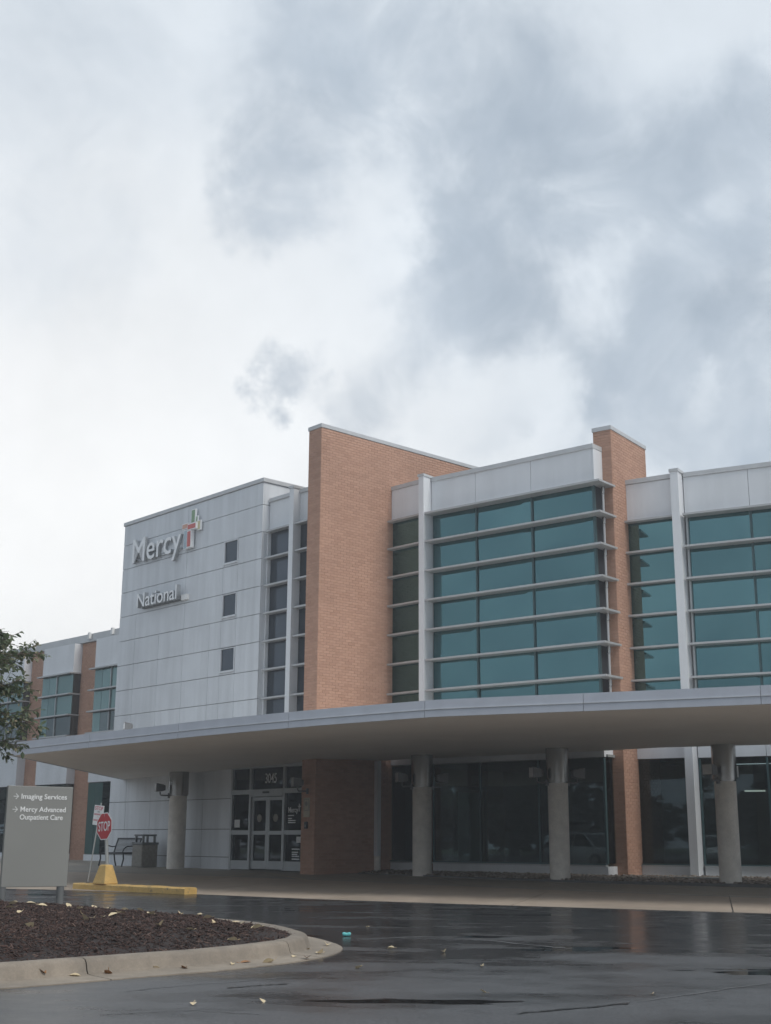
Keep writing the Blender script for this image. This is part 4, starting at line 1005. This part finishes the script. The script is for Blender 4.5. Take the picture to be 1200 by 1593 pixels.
for k_ in range(90):
    h = .95 + 2.9 * (k_ / 90); az = k_ * 2.399 + rnd.uniform(-.3, .3); reach = (1.95 * math.sin(min(1, (h - .75) / 3.9) * math.pi) ** .65 + .2) * rnd.uniform(.75, 1.12)
    p0 = tb0 + Vector((0, 0, h)); dr = Vector((math.cos(az), math.sin(az), rnd.uniform(.12, .5))).normalized(); pts = [p0]
    for s_ in range(5):
        pts.append(pts[-1] + dr * reach / 5); dr = (dr + Vector((rnd.gauss(0, .14), rnd.gauss(0, .14), rnd.gauss(-.02, .1)))).normalized()
    br.tube(pts, [.022, .017, .013, .009, .006, .003], 5)
    for q in range(36):
        t = rnd.uniform(.28, 1) * 4.99; i = int(t); P = pts[i].lerp(pts[i + 1], t - i); d2 = (dr + Vector((rnd.gauss(0, .8), rnd.gauss(0, .8), rnd.gauss(.05, .55)))).normalized(); L_ = rnd.uniform(.18, .5)
        tw = [P, P + d2 * L_ * .5, P + d2 * L_ + Vector((0, 0, -.03))]; br.tube(tw, [.005, .004, .002], 4, cap=False)
        for w_ in range(rnd.randint(7, 13)):
            u = rnd.uniform(.15, 1); pp = tw[0].lerp(tw[2], u); leaf_at(pp, (d2 * .5 + Vector((rnd.gauss(0, .7), rnd.gauss(0, .7), rnd.gauss(-.25, .5)))).normalized())
br.build('trunk', 'bark', tr, smooth=True, fixn=False); lv.build('crown', 'tree_leaf', tr, fixn=False)

# ------------------------------------------------------------------ fallen leaves and litter
def fallen(x, y, z, size, mat, label, group, i):
    rn = random.Random(i * 7 + 3); curl = rn.uniform(.15, .55); L_, W_ = size, size * rn.uniform(.5, .75)
    v = []
    for px, py in ((0, 0), (.2, .32), (.45, .5), (.75, .36), (1, 0), (.75, -.36), (.45, -.5), (.2, -.32), (.25, 0), (.5, 0), (.75, 0)):
        v.append(Vector(((px - .5) * L_, py * W_, curl * L_ * (abs(py) * 1.1 + .5 * (px - .5) ** 2) + .004)))
    fs = [(0, 8, 1), (1, 8, 9, 2), (2, 9, 10, 3), (3, 10, 4), (0, 7, 8), (7, 6, 9, 8), (6, 5, 10, 9), (5, 4, 10)]
    b = MB(); b.add(v, fs); b.tube([(-L_ * .5, 0, .006), (-L_ * .75, .01, .015)], .0025, 4)
    o = b.build('fallen_leaf', mat, fixn=False); o.location = (x, y, z); o.rotation_euler = (rn.gauss(.12, .25), rn.gauss(0, .25), rn.random() * 6.28); return tag(o, label, 'leaf', group)
ml = [(-3.0,14.9),(-3.05,14.6),(-3.1,14.35),(-3.15,14.1),(-3.0,15.4),(-2.62,15.1),(-4.3,16.9),(-4.75,17.2),(-4.95,17.1),(-5.2,17.0),(-4.55,17.3),(-4.0,17.0),(-3.75,17.35),(-3.55,17.3),(-3.3,17.1),(-3.05,16.9),(-2.75,17.0),(-2.5,16.6),(-2.2,16.2),(-2.1,15.3),(-2.35,15.5),(-1.95,14.9),(-1.75,13.9),(-1.9,13.2),(-1.45,12.95),(-2.2,13.25),(-1.35,14.3),(-1.6,15.2),(-4.9,16.6),(-5.1,16.4),(-4.6,16.5),(-3.65,16.1),(-5.3,17.6),(-2.9,16.0),(-4.15,15.3),(-3.4,12.9),(-1.75,15.9)]
for i, (x, y) in enumerate(ml):
    if inside(x, y): fallen(x, y, zmulch(x, y) + .012, random.uniform(.095, .145), 'fallen_leaf', 'pale yellow fallen leaf lying on the dark mulch bed', 'pale leaves on the mulch', i)
gl = [(-1.95, 11.62, 0), (-1.72, 11.72, 1), (-2.5, 11.0, 0), (-1.35, 12.1, 0), (-1.25, 12.3, 1), (-1.05, 12.35, 0), (-.85, 12.9, 0), (-.62, 13.3, 0), (-.78, 13.7, 0), (-2.28, 11.22, 1), (-.6, 14.3, 0), (-.72, 12.75, 1)]
def zg(x, y): return -.184
for i, (x, y, br_) in enumerate(gl): fallen(x, y, -.182, random.uniform(.085, .125), 'brown_leaf' if br_ else 'fallen_leaf', 'brown curled fallen leaf in the concrete gutter of the island' if br_ else 'pale yellow fallen leaf in the concrete gutter of the island', 'brown leaves in the gutter' if br_ else 'pale leaves in the gutter', 60 + i)
for i, (x, y) in enumerate([(-2.88, 10.98), (-2.82, 10.9), (-2.78, 10.95), (-2.74, 10.86)]): fallen(x, y, -.17 + .012 * i, .11, 'brown_leaf', 'reddish brown leaf in the clump by the kerb joint', 'clump of brown leaves by the kerb joint', 90 + i)
for i, (x, y) in enumerate([(-.21, 12.0), (.08, 14.1), (.62, 13.7), (-1.3, 9.35), (-.85, 9.55), (.9, 12.2), (.75, 10.2), (-2.9, 9.6), (-.2, 17.5), (2.0, 10.1)]): fallen(x, y, -.197, random.uniform(.06, .1), 'fallen_leaf', 'pale yellow fallen leaf lying alone on the wet asphalt', 'leaves on the asphalt', 120 + i)
lt = empty('crushed_can', (-.44, 15.9, -.2), 'small crushed teal can on the wet asphalt beyond the island', 'can'); MB().tube([(-.48, 15.9, -.175), (-.465, 15.9, -.173), (-.43, 15.905, -.178), (-.40, 15.91, -.174), (-.385, 15.91, -.175)], [.018, .024, .020, .024, .018], 12).build('can_body', 'litter_teal', lt); MB().tube([(-.384, 15.91, -.175), (-.380, 15.91, -.175)], .017, 12).build('can_end', 'alloy', lt)

# ------------------------------------------------------------------ parked cars and far trees (seen mirrored in the glazing)
def make_car(loc, yaw, paint, label):
    e = empty('parked_car', (0, 0, 0), label, 'car', 'cars parked in the lot'); e.location = loc; e.rotation_euler = (0, 0, R(yaw)); ROOT[e] = Vector()
    st = [(-2.25, .45, .62, .72), (-2.15, .30, .80, .82), (-1.5, .22, .90, .88), (-.6, .2, .92, .90), (.7, .2, .92, .90), (1.3, .22, .86, .88), (2.0, .26, .72, .82), (2.25, .40, .58, .68)]
    b = MB(); rows = []
    for x, z0, z1, w_ in st: rows.append([Vector((x, -w_, z0)), Vector((x, -w_ * 1.0, (z0 + z1) / 2)), Vector((x, -w_ * .93, z1)), Vector((x, 0, z1 + .04)), Vector((x, w_ * .93, z1)), Vector((x, w_, (z0 + z1) / 2)), Vector((x, w_, z0)), Vector((x, 0, z0 - .02))])
    for r_ in rows: b.v += r_
    for i in range(len(rows) - 1):
        for j in range(8): b.f.append([i * 8 + j, i * 8 + (j + 1) % 8, (i + 1) * 8 + (j + 1) % 8, (i + 1) * 8 + j])
    b.f += [list(range(8)), [(len(rows) - 1) * 8 + j for j in range(8)][::-1]]; b.mi = [0] * len(b.f); b.build('body', paint, e, smooth='auto', local=True)
    cb_ = [(-1.75, .90, .80), (-1.0, 1.38, .64), (-.1, 1.46, .66), (.45, 1.40, .64), (1.25, .90, .80)]
    g = MB(); rf = MB()
    for i in range(len(cb_) - 1):
        (xa, za, wa), (xb, zb_, wb) = cb_[i], cb_[i + 1]
        for s_ in (-1, 1):
            g.add([(xa, s_ * .82, .88), (xb, s_ * .82, .88), (xb, s_ * wb, zb_), (xa, s_ * wa, za)], [(0, 1, 2, 3)])
            rf.tube([(xa, s_ * wa, za), (xb, s_ * wb, zb_)], .035, 6)
        (g if i in (0, 3) else rf).add([(xa, -wa, za), (xb, -wb, zb_), (xb, wb, zb_), (xa, wa, za)], [(0, 1, 2, 3)])
    for s_ in (-1, 1): rf.tube([(-.15, s_ * .83, .9), (-.1, s_ * .67, 1.44)], .03, 6)
    g.build('windows', 'car_glass', e, local=True); rf.build('roof', paint, e, smooth='auto', local=True)
    for x in (-1.38, 1.38):
        for s_ in (-1, 1):
            wh = MB().tube([(x, s_ * .70, .32), (x, s_ * .91, .32)], .32, 20).build('wheel', 'rubber', e, local=True); MB().tube([(x, s_ * .905, .32), (x, s_ * .925, .32)], .21, 14).build('rim', 'alloy', wh, local=True)
    for s_ in (-1, 1):
        MB().box(Frame(0, 0, 0), 2.10, 2.235, -s_ * .62 - .14, -s_ * .62 + .14, .56, .68).build('headlight', 'lamp_clear', e, local=True); MB().box(Frame(0, 0, 0), -2.235, -2.16, -s_ * .60 - .14, -s_ * .60 + .14, .60, .75).build('tail_light', 'lamp_red', e, local=True)
make_car((-13.5, 28.9, -.2), -20, 'car_silver', 'silver saloon car mirrored in the bay glass'); make_car((-17.0, 24.2, -.2), -20, 'car_white', 'white saloon car mirrored in the lobby glass'); make_car((-12.5, 12.6, -.2), 40, 'car_white', 'white saloon car mirrored beside the farthest right column'); make_car((-15.6, 9.5, -.2), 40, 'car_grey', 'dark grey saloon car parked behind a white one')
b = MB(); rnd = random.Random(9)
for q in range(84):
    an = R(120 + q * 2.6); rad = 70 + rnd.gauss(0, 5); cx, cy = rad * math.cos(an), 5 + rad * math.sin(an); H = rnd.uniform(5.0, 8)
    b.tube([(cx, cy, -.2), (cx, cy, H * .5)], [.25, .12], 6)
    for l_ in range(420):
        u = Vector((rnd.gauss(0, 1), rnd.gauss(0, 1), rnd.gauss(0, 1))).normalized() * (rnd.random() ** .4); P = Vector((cx + u.x * 3.4, cy + u.y * 3.4, H * .5 + u.z * H * .5)); s_ = rnd.uniform(.3, .65)
        m = Matrix.Translation(P) @ Matrix.Rotation(rnd.random() * 6.28, 4, 'Z') @ Matrix.Rotation(rnd.random() * 3, 4, 'X')
        b.add([m @ Vector((-s_, -s_ * .6, 0)), m @ Vector((s_, -s_ * .5, 0)), m @ Vector((s_ * .6, s_ * .6, .1)), m @ Vector((-s_ * .7, s_ * .5, .1))], [(0, 1, 2, 3)])
tl = b.build('tree_line', 'wood_leaf', fixn=False); tl['kind'] = 'stuff'; tl['label'] = 'far belt of trees beyond the parking lot'

# ------------------------------------------------------------------ haze volume added to lift the blacks, standing in for windscreen glare
hz = bpy.data.materials.new('glare_veil'); hz.use_nodes = True; ht_ = hz.node_tree; ht_.nodes.remove(ht_.nodes['Principled BSDF'])
pv = ht_.nodes.new('ShaderNodeVolumePrincipled'); pv.inputs['Color'].default_value = (.93, .96, 1, 1); pv.inputs['Density'].default_value = HAZE; pv.inputs['Anisotropy'].default_value = .25
ht_.links.new(pv.outputs[0], ht_.nodes['Material Output'].inputs['Volume']); M['glare_veil'] = hz
hb = MB().box(WORLD, -155, 155, -155, 155, -1.3, 16).build('glare_haze', 'glare_veil'); hb['kind'] = 'stuff'
